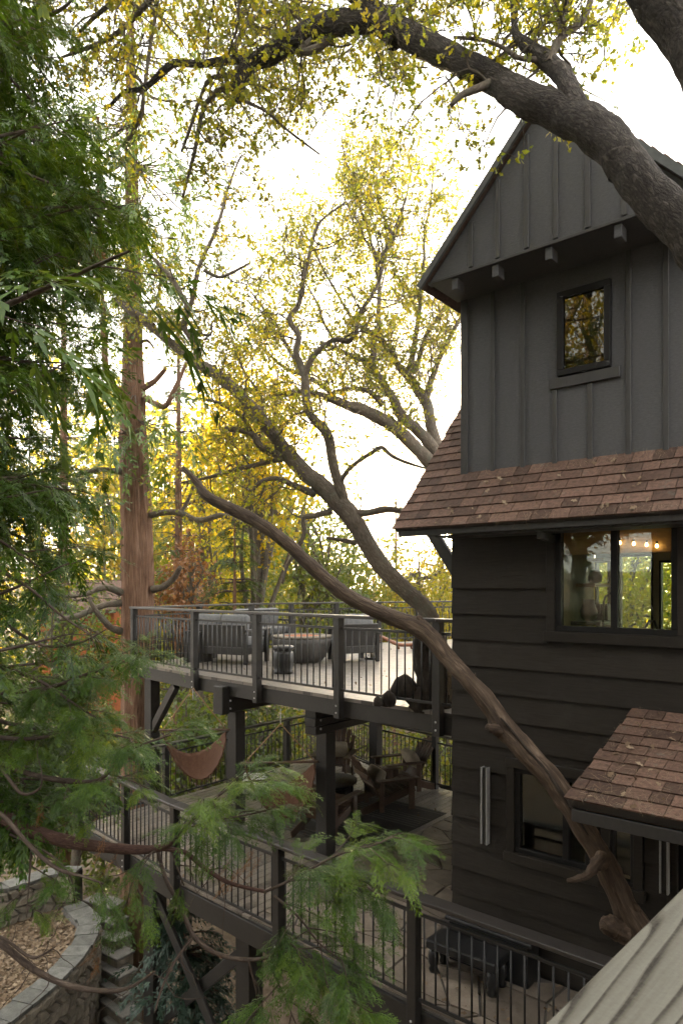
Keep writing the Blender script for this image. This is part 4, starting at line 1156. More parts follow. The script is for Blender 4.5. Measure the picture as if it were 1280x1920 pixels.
# ------------------------------------------------------------------ stone walls, steps and leaf bed (bottom left)
ZT = -6.0
def stone_wall(name, label, pix, ztop, height, seed, sw=0.30, sh=0.21, cap_d=0.32, flip=1):
    pts = [on_z(px, py, ztop) for px, py in pix]
    P, _ = smooth_path(pts, [1] * len(pts), 0.06)
    S = [0.0]
    for a, b in zip(P[:-1], P[1:]): S.append(S[-1] + (b - a).length)
    L = S[-1]
    def pos(s):
        s = max(0, min(L - 1e-4, s))
        i = max(0, min(len(P) - 2, int(np.searchsorted(S, s, 'right')) - 1))
        f = (s - S[i]) / max(1e-6, S[i + 1] - S[i])
        d = (P[i + 1] - P[i]).normalized()
        return P[i].lerp(P[i + 1], f), Vector((-d.y, d.x, 0)) * flip, d
    p0 = P[len(P) // 2]
    t = thing(name, label, 'wall', (p0.x, p0.y, ztop - height))
    r = random.Random(seed)
    # core
    g = Geo(); n = len(P)
    V = []
    for i, q in enumerate(P):
        _, nn, _ = pos(S[i])
        for (o, z) in ((-0.02, ztop - 0.02), (-0.02, ztop - height), (-0.34, ztop - height), (-0.34, ztop - 0.02)):
            V.append(Vector((q.x, q.y, z)) + nn * o)
    Q = []
    for i in range(n - 1):
        for k in range(4):
            Q.append((i * 4 + k, i * 4 + (k + 1) % 4, i * 4 + 4 + (k + 1) % 4, i * 4 + 4 + k))
    g.add(np.array(V), Q); g.build('mortar_core', MA['mortar'], t, tuple(p0), False)
    nr = int(height / sh); nc = int(L / sw)
    J = {}
    def jp(i, j):
        if (i, j) not in J:
            J[(i, j)] = (i * L / nc + (sw * 0.5 if j % 2 else 0) + r.uniform(-0.3, 0.3) * sw, -j * sh + r.uniform(-0.28, 0.28) * sh if j else 0.0)
        return J[(i, j)]
    for j in range(nr):
        for i in range(-1, nc):
            q = [jp(i, j), jp(i + 1, j), jp(i + 1, j + 1), jp(i, j + 1)]
            q = half(q, 0, 0.0, 1); q = half(q, 0, L, -1) if q else q
            if len(q) < 3: continue
            c = (sum(a for a, b in q) / len(q), sum(b for a, b in q) / len(q))
            rings = []
            for f, o in ((0.93, -0.015), (0.90, 0.03), (0.70, 0.055 + r.uniform(0, 0.02))):
                ring = []
                for k in range(len(q)):
                    a, b = q[k], q[(k + 1) % len(q)]
                    for s in (0.12, 0.5, 0.88):
                        x = a[0] + (b[0] - a[0]) * s; z = a[1] + (b[1] - a[1]) * s
                        x = c[0] + (x - c[0]) * f; z = c[1] + (z - c[1]) * f
                        pp, nn, _ = pos(x)
                        ring.append(Vector((pp.x, pp.y, ztop + z - 0.03)) + nn * (o + 0.008 * noise.noise(Vector((x * 9, z * 9, seed)))))
                rings.append(ring)
            m = len(rings[0])
            V = [v for rg in rings for v in rg]
            F = [[a * m + k, a * m + (k + 1) % m, (a + 1) * m + (k + 1) % m, (a + 1) * m + k] for a in range(2) for k in range(m)] + [[2 * m + k for k in range(m)]]
            bs = V[0].copy()
            obj('stone', py_mesh('stone', [v - bs for v in V], F, MA['stone']), t, Matrix.Translation(bs))
    s = 0.0
    while s < L - 0.05:
        l = r.uniform(0.26, 0.42)
        e = min(L, s + l - 0.015)
        (a, na, _), (b, nb, _) = pos(s), pos(e)
        w0, w1 = r.uniform(0.03, 0.06), -cap_d + r.uniform(-0.02, 0.02)
        poly = [a + na * w0, b + nb * (w0 + r.uniform(-0.015, 0.015)), b + nb * w1, a + na * w1]
        poly = [Vector((v.x, v.y, ztop - 0.015)) for v in poly]
        prism(t, 'cap_stone', poly, (0, 0, 0.045 + r.uniform(0, 0.015)), MA['capstone'])
        s += l
    return P
wp = stone_wall('retaining_wall', 'curved stone retaining wall with pale cap stones, bottom left', [(150, 1694), (170, 1712), (184, 1732), (172, 1768), (144, 1807), (110, 1843), (87, 1864), (50, 1893), (22, 1916), (-30, 1950)], ZT, 2.05, 31, 0.225, 0.168, flip=1)
stone_wall('planter_wall', 'low stone wall with pale cap at the left edge behind the leaf bed', [(-40, 1672), (0, 1672), (28, 1664), (60, 1653), (100, 1640), (140, 1640)], ZT + 0.55, 0.75, 33, 0.22, 0.16, flip=-1)
# terrace bed filled with dry leaves, behind the curved wall
back = [on_z(px, py, ZT) for px, py in ((-60, 1960), (-300, 1900), (-300, 1660), (-40, 1660), (150, 1640))]
poly = [Vector((q.x, q.y, ZT - 0.10)) for q in wp[::6]] + [Vector((q.x, q.y, ZT - 0.10)) for q in back]
BED = [(v.x, v.y) for v in poly]
bed = prism(None, 'leaf_bed', poly, (0, 0, -0.12), MA['soil'])
prop(bed, 'brown bed of soil held by the curved stone wall', 'ground', kind='structure')
# steps going down beside the wall
st = thing('stone_steps', 'grey stone steps descending beside the curved wall and the cedar trunk', 'steps', W(205, 1780, 12.8))
sd0 = W(185, 1703, 13.3); 
for k in range(8):
    z = -6.10 - 0.17 * k
    d = 13.25 - 0.27 * k
    py = HY - z / d * FOC
    c = W(196 + 5.2 * k, py, d)
    a = math.atan2(SN, CS)
    o = box(st, 'tread', (c.x, c.y, z - 0.03), (0.78, 0.40, 0.06), MA['steps'], rz=YAW + R(-28) - 0.04 * k, bev=0.012)
    box(st, 'riser', (c.x, c.y, z - 0.061 - 0.75), (0.74, 0.36, 1.5), MA['stone'], rz=YAW + R(-28) - 0.04 * k, bev=0.01)
# cabin far behind the cedar
cb = W(140, 1180, 27.0)
cab = thing('rust_cabin', 'rust red cabin glimpsed through the trees behind the cedar trunk', 'building', (cb.x, cb.y, -6), YAW)
Mx = WM[cab.name]
box(cab, 'wall', (0.0, 2.0, 2.6), (3.0, 3.6, 5.2), MA['rust'], Mx)
for k in range(14): box(cab, 'wall_board', (0.0, 0.185, 0.2 + k * 0.37), (3.02, 0.03, 0.34), MA['rust'], Mx)
beam_local(cab, 'roof', Mx, (0.0, -0.5, 5.1), (0.0, 2.1, 6.3), 3.6, 0.15, MA['shingle'])
beam_local(cab, 'roof', Mx, (0.0, 4.6, 5.1), (0.0, 1.95, 6.3), 3.6, 0.15, MA['shingle'])
wn_ = box(cab, 'window', (-0.6, 0.15, 4.0), (0.7, 0.06, 0.8), MA['frame'], Mx)
box(wn_, 'pane', (-0.6, 0.115, 4.0), (0.6, 0.02, 0.7), MA['glass_dark'], Mx)

# ------------------------------------------------------------------ foliage kit
def unit(a):
    a = np.asarray(a, float); return a / np.maximum(np.linalg.norm(a, axis=-1, keepdims=True), 1e-9)
def strip(ls, ws, curl=0.0):
    """flat lobed leaf along +x, from half widths at stations"""
    V = []; Q = []; T = []
    V.append((ls[0], 0, 0)); prev = (0, 0)
    for l, w in zip(ls[1:-1], ws[1:-1]):
        i = len(V); V += [(l, w, curl * l * l + 0.12 * w), (l, -w, curl * l * l + 0.12 * w)]
        if i == 1: T.append((0, 2, 1))
        else: Q.append((i - 2, i - 1, i + 1, i))
    i = len(V); V.append((ls[-1], 0, curl)); T.append((i - 2, i - 1, i))
    return np.array(V, float), np.array(Q), np.array(T)
OAK = strip([0, .22, .38, .58, .74, 1.0], [0, .26, .12, .38, .18, 0], -0.15)
OVAL = strip([0, .35, .7, 1.0], [0, .26, .22, 0], -0.2)
DIA = (np.array([(0, 0, 0), (.5, .32, .06), (1, 0, -.12), (.5, -.32, .06)]), np.array([(0, 3, 2, 1)]), np.zeros((0, 3), int))
def scatter(geo, tpl, pos, dr, nr, sc, tint):
    V, Q, T = tpl
    pos = np.asarray(pos, float); n = len(pos)
    if not n: return
    x = unit(dr); z = np.asarray(nr, float); z = unit(z - x * np.sum(x * z, -1, keepdims=True)); y = np.cross(z, x)
    B = np.stack([x, y, z], 1)                         # rows = axes
    P = np.einsum('kc,ncd->nkd', V, B) * np.asarray(sc).reshape(-1, 1, 1) + pos[:, None, :]
    k = len(V); off = (np.arange(n) * k)[:, None, None]
    geo.add(P.reshape(-1, 3), (Q[None] + off).reshape(-1, Q.shape[1]) if len(Q) else None,
            (T[None] + off).reshape(-1, 3) if len(T) else None, None, np.repeat(np.asarray(tint, np.float32) * np.ones(n, np.float32), k))
def make_spray(seed, L=0.34, nside=13, nsub=5, w=0.0017, droop=0.12, wide=0.42, rough=0.2):
    """flat feathery spray: rachis, side shoots and scale-leaf shoots as thin tapering blades"""
    r = random.Random(seed); V = []; Q = []
    def blade(a, b, w0):
        d = b - a; n = Vector((-d.y, d.x, r.uniform(-.22, .22) * d.length)).normalized() * w0
        i = len(V)
        m = a.lerp(b, 0.6)
        V.extend([a - n * 0.5, m - n, b, m + n]); Q.append((i, i + 1, i + 2, i + 3))
    def zc(p): return Vector((p.x, p.y, p.z - droop * (p.x / L) ** 2 * L - 0.9 * p.y ** 2 / L))
    blade(Vector((0, 0, 0)), Vector((L, 0, 0)), w * 1.1)
    for k in range(nside):
        f = 0.08 + 0.88 * k / (nside - 1)
        for s in (-1, 1):
            ll = L * wide * (1 - f) ** 0.6 * (0.45 + 0.6 * min(1, f * 3.0)) * r.uniform(0.6, 1.25) + 0.016
            a = R(r.uniform(22, 40)) * s
            d = Vector((math.cos(a), math.sin(a), r.gauss(0, rough)))
            p = Vector((f * L + r.uniform(-.008, .008), 0, 0))
            blade(p, p + d * ll, w)
            m = max(2 if nsub > 1 else 1, int(nsub * ll / (L * 0.3)))
            for j in range(m):
                g = 0.2 + 0.72 * j / m
                q = p + d * (ll * g)
                for t in (-1, 1):
                    l2 = ll * 0.34 * (1 - g * 0.6) * r.uniform(0.6, 1.2) + 0.008
                    b = a + R(r.uniform(20, 36)) * t
                    blade(q, q + Vector((math.cos(b), math.sin(b), d.z + r.gauss(0, .15))) * l2, w)
    V = [zc(v) for v in V]
    return np.array([tuple(v) for v in V]), np.array(Q), np.zeros((0, 3), int)
SPR = [make_spray(k, nside=9, nsub=3, w=0.0027, droop=dr) for k, dr in enumerate((0.05, 0.2, 0.35, 0.55))]
SPR_MID = [make_spray(10 + k, nside=7, nsub=1, w=0.0062, droop=dr) for k, dr in enumerate((0.08, 0.25, 0.4, 0.6))]
SPR_LO4 = None
print('spray quads', [len(q[1]) for q in SPR + SPR_MID])
SPR_LO = [make_spray(20 + k, nside=5, nsub=1, w=0.0082, droop=dr) for k, dr in enumerate((0.15, 0.35, 0.6))]

def px_limb(geo, pts, step=0.06, seg=12, lump=0.10, lfreq=4.0, seed=0.0, wob=0.0, flute=0, k=1.0):
    P = [W(a, b, d) for a, b, d, w in pts]; Rr = [k * w * d / FOC / 2 for a, b, d, w in pts]
    P, Rr = smooth_path(P, Rr, step)
    if wob:
        P = [p + Vector((noise.noise(p * 2.1 + Vector((seed, 0, 0))), noise.noise(p * 2.1 + Vector((0, seed, 0))), noise.noise(p * 2.1 + Vector((0, 0, seed))))) * wob for p in P]
    tube(geo, P, Rr, seg, lump, lfreq, seed=seed, flute=flute)
    return P, Rr
def walk(p, d, L, n, wob, up, r):
    pts = [p.copy()]; d = d.normalized()
    for k in range(n):
        d = (d + Vector((r.gauss(0, wob), r.gauss(0, wob), r.gauss(0, wob))) + Vector((0, 0, up))).normalized()
        p = p + d * (L / n); pts.append(p.copy())
    return pts, d
def side_dir(P, i, r, spread=0.9):
    t = (P[min(i + 1, len(P) - 1)] - P[max(i - 1, 0)]).normalized()
    v = Vector((r.gauss(0, 1), r.gauss(0, 1), r.gauss(0, 1)))
    v = (v - t * v.dot(t)).normalized()
    return (t * (1 - spread) + v * spread).normalized()
def sprout(geo, anchors, P, Rr, r, count, L, levels, t0=0.1, up=0.05, wob=0.28, nsub=4, keep=None, rmax=0.03, rmin=0.0022):
    """branch off a limb; at the last level note leaf anchors"""
    n = len(P)
    for c in range(count):
        i = int((t0 + (1 - t0) * (c + r.random()) / count) * (n - 1))
        d = side_dir(P, i, r, 0.8)
        l = L * r.uniform(0.6, 1.3)
        r0 = min(rmax, max(0.003, Rr[i] * 0.5))
        k = max(3, int(l / 0.09))
        pts, dd = walk(P[i], d, l, k, wob, up, r)
        if keep and not keep(pts[-1]): continue
        rad = [max(rmin, r0 * (1 - 0.8 * j / k)) for j in range(k + 1)]
        tube(geo, pts, rad, 5 if r0 > 0.012 else 3, 0, cap=False)
        if levels > 1:
            sprout(geo, anchors, pts, rad, r, nsub, L * 0.52, levels - 1, 0.15, up, wob * 1.1, nsub, None, r0 * 0.6, rmin)
            anchors.append((pts[-1], dd))
        else:
            for j in range(1, k + 1):
                anchors.append((pts[j], (pts[j] - pts[j - 1]).normalized()))
def leaves(geo, anchors, rng, tpl, per, size, spread, tint_fn, frac=1.0, flat=0.3):
    A = [a for a in anchors if rng.random() < frac]
    if not A: return
    p = np.repeat(np.array([tuple(a[0]) for a in A]), per, 0); d = np.repeat(np.array([tuple(a[1]) for a in A]), per, 0)
    n = len(p)
    p = p + rng.normal(0, spread, (n, 3))
    dr = d * 0.6 + rng.normal(0, 0.7, (n, 3)); dr[:, 2] -= 0.25
    nr = rng.normal(0, 1, (n, 3)); nr[:, 2] += flat
    ct = np.repeat(rng.normal(0, 0.16, len(A)), per)
    scatter(geo, tpl, p, dr, nr, size * rng.uniform(0.6, 1.25, n), np.clip(tint_fn(p) + ct + rng.normal(0, 0.08, n), 0, 1))

# ------------------------------------------------------------------ big oak limb over the gable
rng = np.random.default_rng(5)
def oak_over_roof():
    t = thing('oak_tree', 'big dark oak limb with furrowed bark arching across the top of the gable', 'tree', (0.8, 4.2, -4.6))
    b = (0.8, 4.2, -4.6)
    g = Geo()
    tr = [Vector((0.8, 4.2, -5.2)), Vector((0.75, 4.2, -2.0)), Vector((0.55, 4.2, 0.2)), Vector((0.1, 4.2, 1.1))]
    m0 = [W(a, c, d) for a, c, d, w in ((1440, 640, 3.7, 0), (1280, 425, 3.95, 0))]
    P, Rr = smooth_path(tr + [m0[0]], [0.42, 0.36, 0.34, 0.33, 0.31], 0.06)
    tube(g, P, Rr, 28, 0.12, 3.0)
    g.build('trunk', MA['bark_oak'], t, b)
    g = Geo()
    main = [(1440, 640, 3.7, 150), (1360, 530, 3.8, 120), (1282, 432, 3.95, 100), (1215, 360, 4.1, 97), (1167, 297, 4.25, 90), (1114, 243, 4.4, 94), (1064, 218, 4.55, 86), (989, 186, 4.7, 72), (939, 156, 4.9, 64), (885, 127, 5.05, 60), (838, 103, 5.2, 59), (778, 75, 5.4, 62), (742, 55, 5.5, 66), (715, 40, 5.6, 62), (690, 38, 5.65, 54), (665, 40, 5.7, 52), (638, 42, 5.8, 52), (600, 52, 5.9, 50), (550, 78, 6.05, 47), (500, 105, 6.2, 44), (472, 118, 6.3, 36), (440, 112, 6.4, 20), (380, 120, 6.5, 17), (330, 118, 6.7, 17), (300, 140, 6.8, 16), (270, 166, 6.9, 14), (235, 172, 7.0, 10), (205, 200, 7.1, 7)]
    P0, R0 = px_limb(g, main, 0.035, 36, 0.16, 7.0, k=0.78)
    for kn in ((1020, 196, 4.6, 40), (738, 68, 5.5, 34), (1163, 300, 4.25, 62)):
        q = W(*kn[:3]); rr = kn[3] * kn[2] / FOC / 2
        tube(g, [q - Vector((0, 0, rr)), q, q + Vector((0, 0, rr * .8))], [rr * 0.7, rr * 1.15, rr * 0.6], 16, 0.3, 9)
    g.build('main_limb', MA['bark_oak'], t, b)
    limbs = [
        [(1092, 225, 4.45, 52), (1072, 180, 4.5, 48), (1055, 145, 4.6, 44), (1030, 118, 4.7, 40), (1005, 99, 4.75, 34), (982, 82, 4.8, 28), (966, 62, 4.9, 18), (962, 20, 5.0, 13), (958, -40, 5.1, 11)],
        [(1030, 118, 4.65, 20), (1040, 88, 4.7, 20), (1055, 66, 4.75, 19), (1089, 40, 4.8, 18), (1105, 5, 4.9, 16), (1112, -40, 5.0, 14)],
        [(1050, 70, 4.72, 16), (1054, 35, 4.8, 15), (1068, -20, 4.9, 12)],
        [(1010, 112, 4.72, 12), (970, 108, 4.75, 11), (940, 88, 4.8, 10), (900, 74, 4.9, 9), (850, 70, 5.0, 7)],
        [(720, 35, 5.6, 46), (690, 10, 5.6, 36), (660, -10, 5.6, 30), (620, -40, 5.7, 26)],
        [(470, 118, 6.3, 38), (455, 145, 6.3, 36), (446, 170, 6.28, 30), (448, 188, 6.26, 20)],
        [(448, 160, 6.3, 18), (420, 165, 6.3, 14), (388, 192, 6.35, 12), (374, 235, 6.4, 11), (366, 280, 6.4, 10), (355, 325, 6.5, 8), (343, 370, 6.5, 6)],
        [(450, 150, 6.3, 14), (425, 143, 6.3, 10), (392, 150, 6.35, 9), (372, 195, 6.4, 8), (355, 245, 6.4, 7), (340, 285, 6.5, 5)],
        [(440, 105, 6.35, 14), (446, 75, 6.35, 12), (470, 40, 6.4, 11), (510, 22, 6.4, 10), (550, 28, 6.5, 8), (572, 45, 6.5, 6)],
        [(268, 168, 6.9, 10), (268, 200, 6.9, 9), (252, 245, 7.0, 9), (232, 272, 7.1, 7)],
        [(272, 162, 6.9, 9), (280, 100, 6.9, 9), (292, 30, 7.0, 8), (300, -30, 7.0, 7)],
        [(270, 165, 6.9, 9), (258, 145, 6.9, 8), (232, 139, 7.0, 6)],
        [(620, 70, 5.9, 24), (590, 92, 5.9, 18), (562, 95, 5.9, 14), (600, 60, 5.95, 10)],
        [(930, 150, 4.9, 18), (890, 168, 4.85, 17), (862, 180, 4.8, 15), (845, 198, 4.8, 11)],
        [(460, 190, 6.3, 8), (500, 210, 6.3, 7), (540, 245, 6.3, 6), (600, 290, 6.4, 4)],
        [(300, -20, 6.0, 14), (240, 45, 6.2, 12), (200, 75, 6.3, 11), (150, 95, 6.4, 8), (110, 110, 6.5, 5)],
        [(240, -20, 6.0, 12), (180, 30, 6.2, 10), (150, 60, 6.3, 7)],
        [(1185, -70, 3.5, 84), (1232, -10, 3.5, 90), (1290, 62, 3.45, 95), (1335, 140, 3.4, 104), (1430, 330, 3.4, 130)],
    ]
    paths = [(P0, R0)]
    for k, l in enumerate(limbs):
        g = Geo()
        paths.append(px_limb(g, l, 0.04, 20 if l[0][3] > 40 else 10, 0.14, 6.0, k * 3.1, k=1.0 if k == len(limbs) - 1 else 0.8))
        g.build('limb', MA['bark_oak'] if l[0][3] > 24 else MA['bark_branch'], t, b)
    r = random.Random(17)
    tw = Geo(); an = []
    def keep(p):
        q = proj(p)
        if q is None or q[2] < 4.4: return False
        if 900 < q[0] and q[1] > 230: return False
        return q[1] < 430
    for k, (P, Rr) in enumerate(paths):
        L = sum((b_ - a_).length for a_, b_ in zip(P[:-1], P[1:]))
        c = int(L * (5.6 if k else 1.3))
        if k == len(paths) - 1: continue
        sprout(tw, an, P, Rr, r, c, 0.75, 3, 0.12 if k else 0.30, -0.03, 0.26, 4, keep, 0.012, 0.0032)
    # twigs hanging in from beyond the top edge
    for c in range(96):
        p = W(r.uniform(150, 1270), r.uniform(-190, -10), r.uniform(4.8, 7.0)) if c < 62 else W(r.uniform(400, 880), r.uniform(-20, 150), r.uniform(6.6, 8.5))
        pts, dd = walk(p, Vector((r.gauss(0, .6), r.gauss(0, .6), -0.6)), r.uniform(0.5, 1.3), 10, 0.25, -0.03, r)
        tube(tw, pts, [0.010 - 0.0006 * j for j in range(11)], 4, cap=False)
        sprout(tw, an, pts, [0.006] * 11, r, 8, 0.4, 2, 0.1, -0.02, 0.3, 4, None, 0.005)
    an = [a for a in an if proj(a[0]) is None or not (proj(a[0])[0] > 940 and proj(a[0])[1] > 330)]
    tw.build('twigs', MA['bark_branch'], t, b, True, 'stuff')
    lf = Geo()
    def tn(p):
        q = np.array([proj(x)[0] if proj(x) else 640 for x in p])
        return np.clip(0.46 - 0.14 * (q - 300) / 600, 0.2, 0.6)
    leaves(lf, an, rng, OAK, 5, 0.052, 0.020, tn, 0.34)
    lf.build('foliage', MA['leaf_oak'], t, b, False, 'stuff')
    print('oak A', len(an), tw.tris(), lf.tris())
oak_over_roof()

# ------------------------------------------------------------------ bare leaning limb in front of the house
def bare_limb():
    base = tuple(on_z(1235, 1990, ZL)) if False else tuple(W(1232, 1985, 5.4))
    t = thing('leaning_limb', 'long bare brown limb leaning from the entry across the deck railing to a broken tip', 'tree trunk', base)
    g = Geo()
    px_limb(g, [(1250, 2110, 5.35, 120), (1232, 1960, 5.4, 104), (1216, 1830, 5.45, 92), (1196, 1752, 5.45, 78), (1165, 1690, 5.5, 66), (1140, 1630, 5.55, 60), (1110, 1580, 5.65, 56), (1062, 1502, 5.8, 58), (1020, 1445, 5.95, 58), (985, 1408, 6.05, 58), (945, 1366, 6.2, 60), (920, 1325, 6.3, 50), (885, 1283, 6.4, 46), (845, 1240, 6.6, 44), (812, 1200, 6.72, 46), (785, 1178, 6.8, 48), (740, 1160, 6.95, 42), (690, 1138, 7.1, 40), (640, 1110, 7.25, 38), (590, 1068, 7.4, 36), (545, 1025, 7.55, 34), (500, 990, 7.7, 33), (455, 965, 7.85, 32), (415, 945, 8.0, 29), (388, 930, 8.1, 25), (372, 908, 8.2, 20), (356, 890, 8.25, 15), (343, 876, 8.3, 8)], 0.03, 26, 0.18, 6.0, k=0.72)
    g.build('trunk', MA['bark_bare'], t, base)
    for nm, pts in (('broken_stub', [(1128, 1612, 5.5, 46), (1118, 1620, 5.42, 34), (1100, 1640, 5.36, 20), (1080, 1648, 5.32, 15), (1063, 1652, 5.3, 11)]),
                    ('broken_stub', [(1165, 1745, 5.45, 60), (1148, 1738, 5.38, 52), (1136, 1735, 5.34, 42), (1130, 1735, 5.32, 28)]),
                    ('broken_stub', [(940, 1372, 6.18, 34), (924, 1366, 6.1, 24), (913, 1364, 6.05, 16)]),
                    ('broken_stub', [(893, 1285, 6.4, 12), (891, 1272, 6.4, 8), (890, 1262, 6.4, 2)]),
                    ('broken_stub', [(1190, 1715, 5.45, 26), (1192, 1702, 5.42, 20), (1188, 1694, 5.4, 8)]),
                    ('broken_stub', [(790, 1172, 6.8, 26), (786, 1160, 6.78, 18), (782, 1155, 6.78, 8)])):
        g = Geo(); px_limb(g, pts, 0.012, 16, 0.4, 22.0, pts[0][0] * 0.1, k=0.72)
        g.build(nm, MA['bark_bare'], t, base)
    g = Geo(); px_limb(g, [(938, 1346, 6.11, 3), (962, 1374, 6.05, 6), (990, 1408, 5.94, 6), (1022, 1444, 5.86, 7), (1052, 1486, 5.74, 7), (1080, 1530, 5.64, 6), (1102, 1566, 5.58, 3)], 0.02, 8, 0.3, 12.0, 2.0)
    g.build('crack', MA['bark_dark'], t, base)['label'] = 'long dark crack'
bare_limb()

# ------------------------------------------------------------------ oak growing through the upper deck
def deck_oak():
    base = W(826, 1332, 8.1); base.z = ZU; base = tuple(base)
    t = thing('oak_tree', 'grey oak leaning left out of the upper deck beside the house corner', 'tree', base)
    g = Geo()
    q = Vector(base)
    main = [(824, 1338, 8.1, 84), (822, 1270, 8.1, 70), (818, 1205, 8.12, 52), (800, 1145, 8.2, 40), (765, 1112, 8.35, 41), (715, 1060, 8.55, 43), (680, 1005, 8.7, 45), (655, 965, 8.8, 48), (610, 918, 9.0, 44), (562, 876, 9.3, 40), (530, 838, 9.45, 34), (500, 798, 9.6, 31), (470, 762, 9.8, 30), (435, 726, 10.0, 29), (400, 698, 10.2, 28), (370, 680, 10.4, 26), (330, 650, 10.7, 22), (295, 622, 10.9, 18), (262, 598, 11.1, 14), (235, 578, 11.3, 10), (215, 560, 11.5, 7)]
    P0, R0 = px_limb(g, main, 0.05, 22, 0.14, 5.0, k=0.76)
    g.build('trunk', MA['bark_branch'], t, base)
    limbs = [
        [(650, 965, 8.8, 30), (638, 920, 8.85, 26), (622, 860, 8.95, 25), (612, 810, 9.0, 24), (582, 775, 9.1, 20), (572, 735, 9.2, 19), (570, 700, 9.3, 18), (554, 660, 9.4, 14), (560, 628, 9.5, 13), (543, 598, 9.6, 13), (560, 570, 9.7, 12), (572, 515, 9.9, 9), (587, 448, 10.1, 8), (600, 415, 10.2, 6), (650, 378, 10.3, 4)],
        [(571, 705, 9.25, 14), (588, 667, 9.3, 13), (623, 637, 9.3, 12), (654, 640, 9.3, 11), (670, 616, 9.3, 11), (671, 593, 9.4, 10), (693, 558, 9.4, 9), (712, 520, 9.5, 8), (722, 470, 9.6, 7), (745, 410, 9.7, 5), (762, 370, 9.8, 4)],
        [(635, 915, 8.85, 12), (655, 880, 8.8, 11), (700, 848, 8.75, 11), (716, 838, 8.7, 10), (735, 855, 8.65, 9), (765, 868, 8.6, 8), (800, 878, 8.5, 5)],
        [(537, 862, 9.4, 14), (505, 866, 9.4, 12), (470, 873, 9.4, 11), (430, 885, 9.4, 10), (395, 896, 9.5, 8), (340, 905, 9.6, 5)],
        [(533, 858, 9.42, 22), (508, 848, 9.4, 19), (488, 835, 9.4, 17), (470, 812, 9.4, 15), (440, 806, 9.4, 13), (416, 803, 9.4, 10)],
        [(470, 810, 9.4, 12), (458, 785, 9.5, 11), (440, 770, 9.5, 10), (414, 757, 9.6, 9), (385, 750, 9.7, 6)],
        [(590, 925, 9.1, 20), (556, 910, 9.0, 15), (517, 896, 9.0, 12), (486, 907, 9.0, 10), (468, 930, 9.0, 8), (450, 955, 9.0, 5)],
        [(622, 958, 8.95, 16), (590, 966, 8.9, 14), (568, 972, 8.85, 12), (570, 1000, 8.85, 10), (556, 1035, 8.8, 9), (540, 1060, 8.8, 7), (530, 1095, 8.8, 5)],
        [(655, 962, 8.75, 20), (690, 960, 8.7, 18), (722, 954, 8.65, 18), (752, 958, 8.6, 12)],
        [(668, 1018, 8.65, 12), (640, 1012, 8.6, 10), (611, 1008, 8.6, 7)],
        [(375, 684, 10.4, 18), (362, 640, 10.5, 15), (346, 610, 10.6, 14), (352, 580, 10.6, 13), (338, 550, 10.7, 12), (322, 522, 10.8, 11), (292, 488, 10.9, 8), (270, 470, 11, 5)],
        [(352, 588, 10.6, 12), (366, 540, 10.6, 11), (378, 490, 10.7, 10), (398, 450, 10.8, 9), (416, 400, 10.9, 8), (430, 345, 11.0, 6), (455, 290, 11.1, 4)],
        [(382, 505, 10.7, 9), (410, 520, 10.7, 8), (435, 512, 10.7, 7), (470, 492, 10.8, 4)],
        [(362, 625, 10.5, 8), (395, 628, 10.5, 6), (398, 605, 10.5, 5), (420, 590, 10.6, 3)],
        [(288, 610, 10.9, 10), (262, 590, 11.0, 10), (235, 575, 11.1, 8), (215, 545, 11.2, 5)],
    ]
    paths = [(P0, R0)]
    for k, l in enumerate(limbs):
        g = Geo(); paths.append(px_limb(g, l, 0.05, 10, 0.14, 6.0, k * 2.3, 0.02, k=0.8))
        g.build('limb', MA['bark_branch'], t, base)
    g = Geo(); px_limb(g, [(818, 1345, 8.05, 78), (812, 1290, 8.08, 66), (806, 1240, 8.1, 60), (804, 1200, 8.12, 58), (808, 1180, 8.15, 44)], 0.04, 20, 0.2, 6.0, 3.0)
    g.build('trunk_base', MA['bark_dark'], t, base)
    # roots and burls heaped round the foot on the deck
    for k, (px, py, d, w) in enumerate(((758, 1288, 8.1, 46), (728, 1310, 8.0, 30), (795, 1308, 8.0, 50), (708, 1314, 7.95, 18))):
        c = W(px, py, d); rr = w * d / FOC / 2
        g = Geo()
        tube(g, [c - Vector((0, 0, rr * 1.0)), c - Vector((0, 0, rr * .6)), c, c + Vector((0, 0, rr * .6)), c + Vector((0, 0, rr))], [rr * .9, rr * 1.15, rr * 1.05, rr * .7, rr * .2], 24, 0.7, 6.0, seed=k * 7)
        g.build('burl', MA['bark_dark'], t, base)
    r = random.Random(23); tw = Geo(); an = []
    def keep(p):
        q = proj(p)
        return q is not None and q[1] < 1010 and not (q[0] > 600 and q[1] > 860)
    for k, (P, Rr) in enumerate(paths):
        L = sum((b_ - a_).length for a_, b_ in zip(P[:-1], P[1:]))
        sprout(tw, an, P, Rr, r, int(L * 3.6) + 1, 0.9, 3, 0.45 if k == 0 else 0.15, 0.04, 0.28, 4, keep, 0.013, 0.0035)
    tw.build('twigs', MA['bark_branch'], t, base, True, 'stuff')
    lf = Geo()
    leaves(lf, an, rng, OAK, 5, 0.058, 0.04, lambda p: np.full(len(p), 0.42), 0.34)
    lf.build('foliage', MA['leaf_oak'], t, base, False, 'stuff')
    print('oak C', len(an), tw.tris(), lf.tris())
deck_oak()

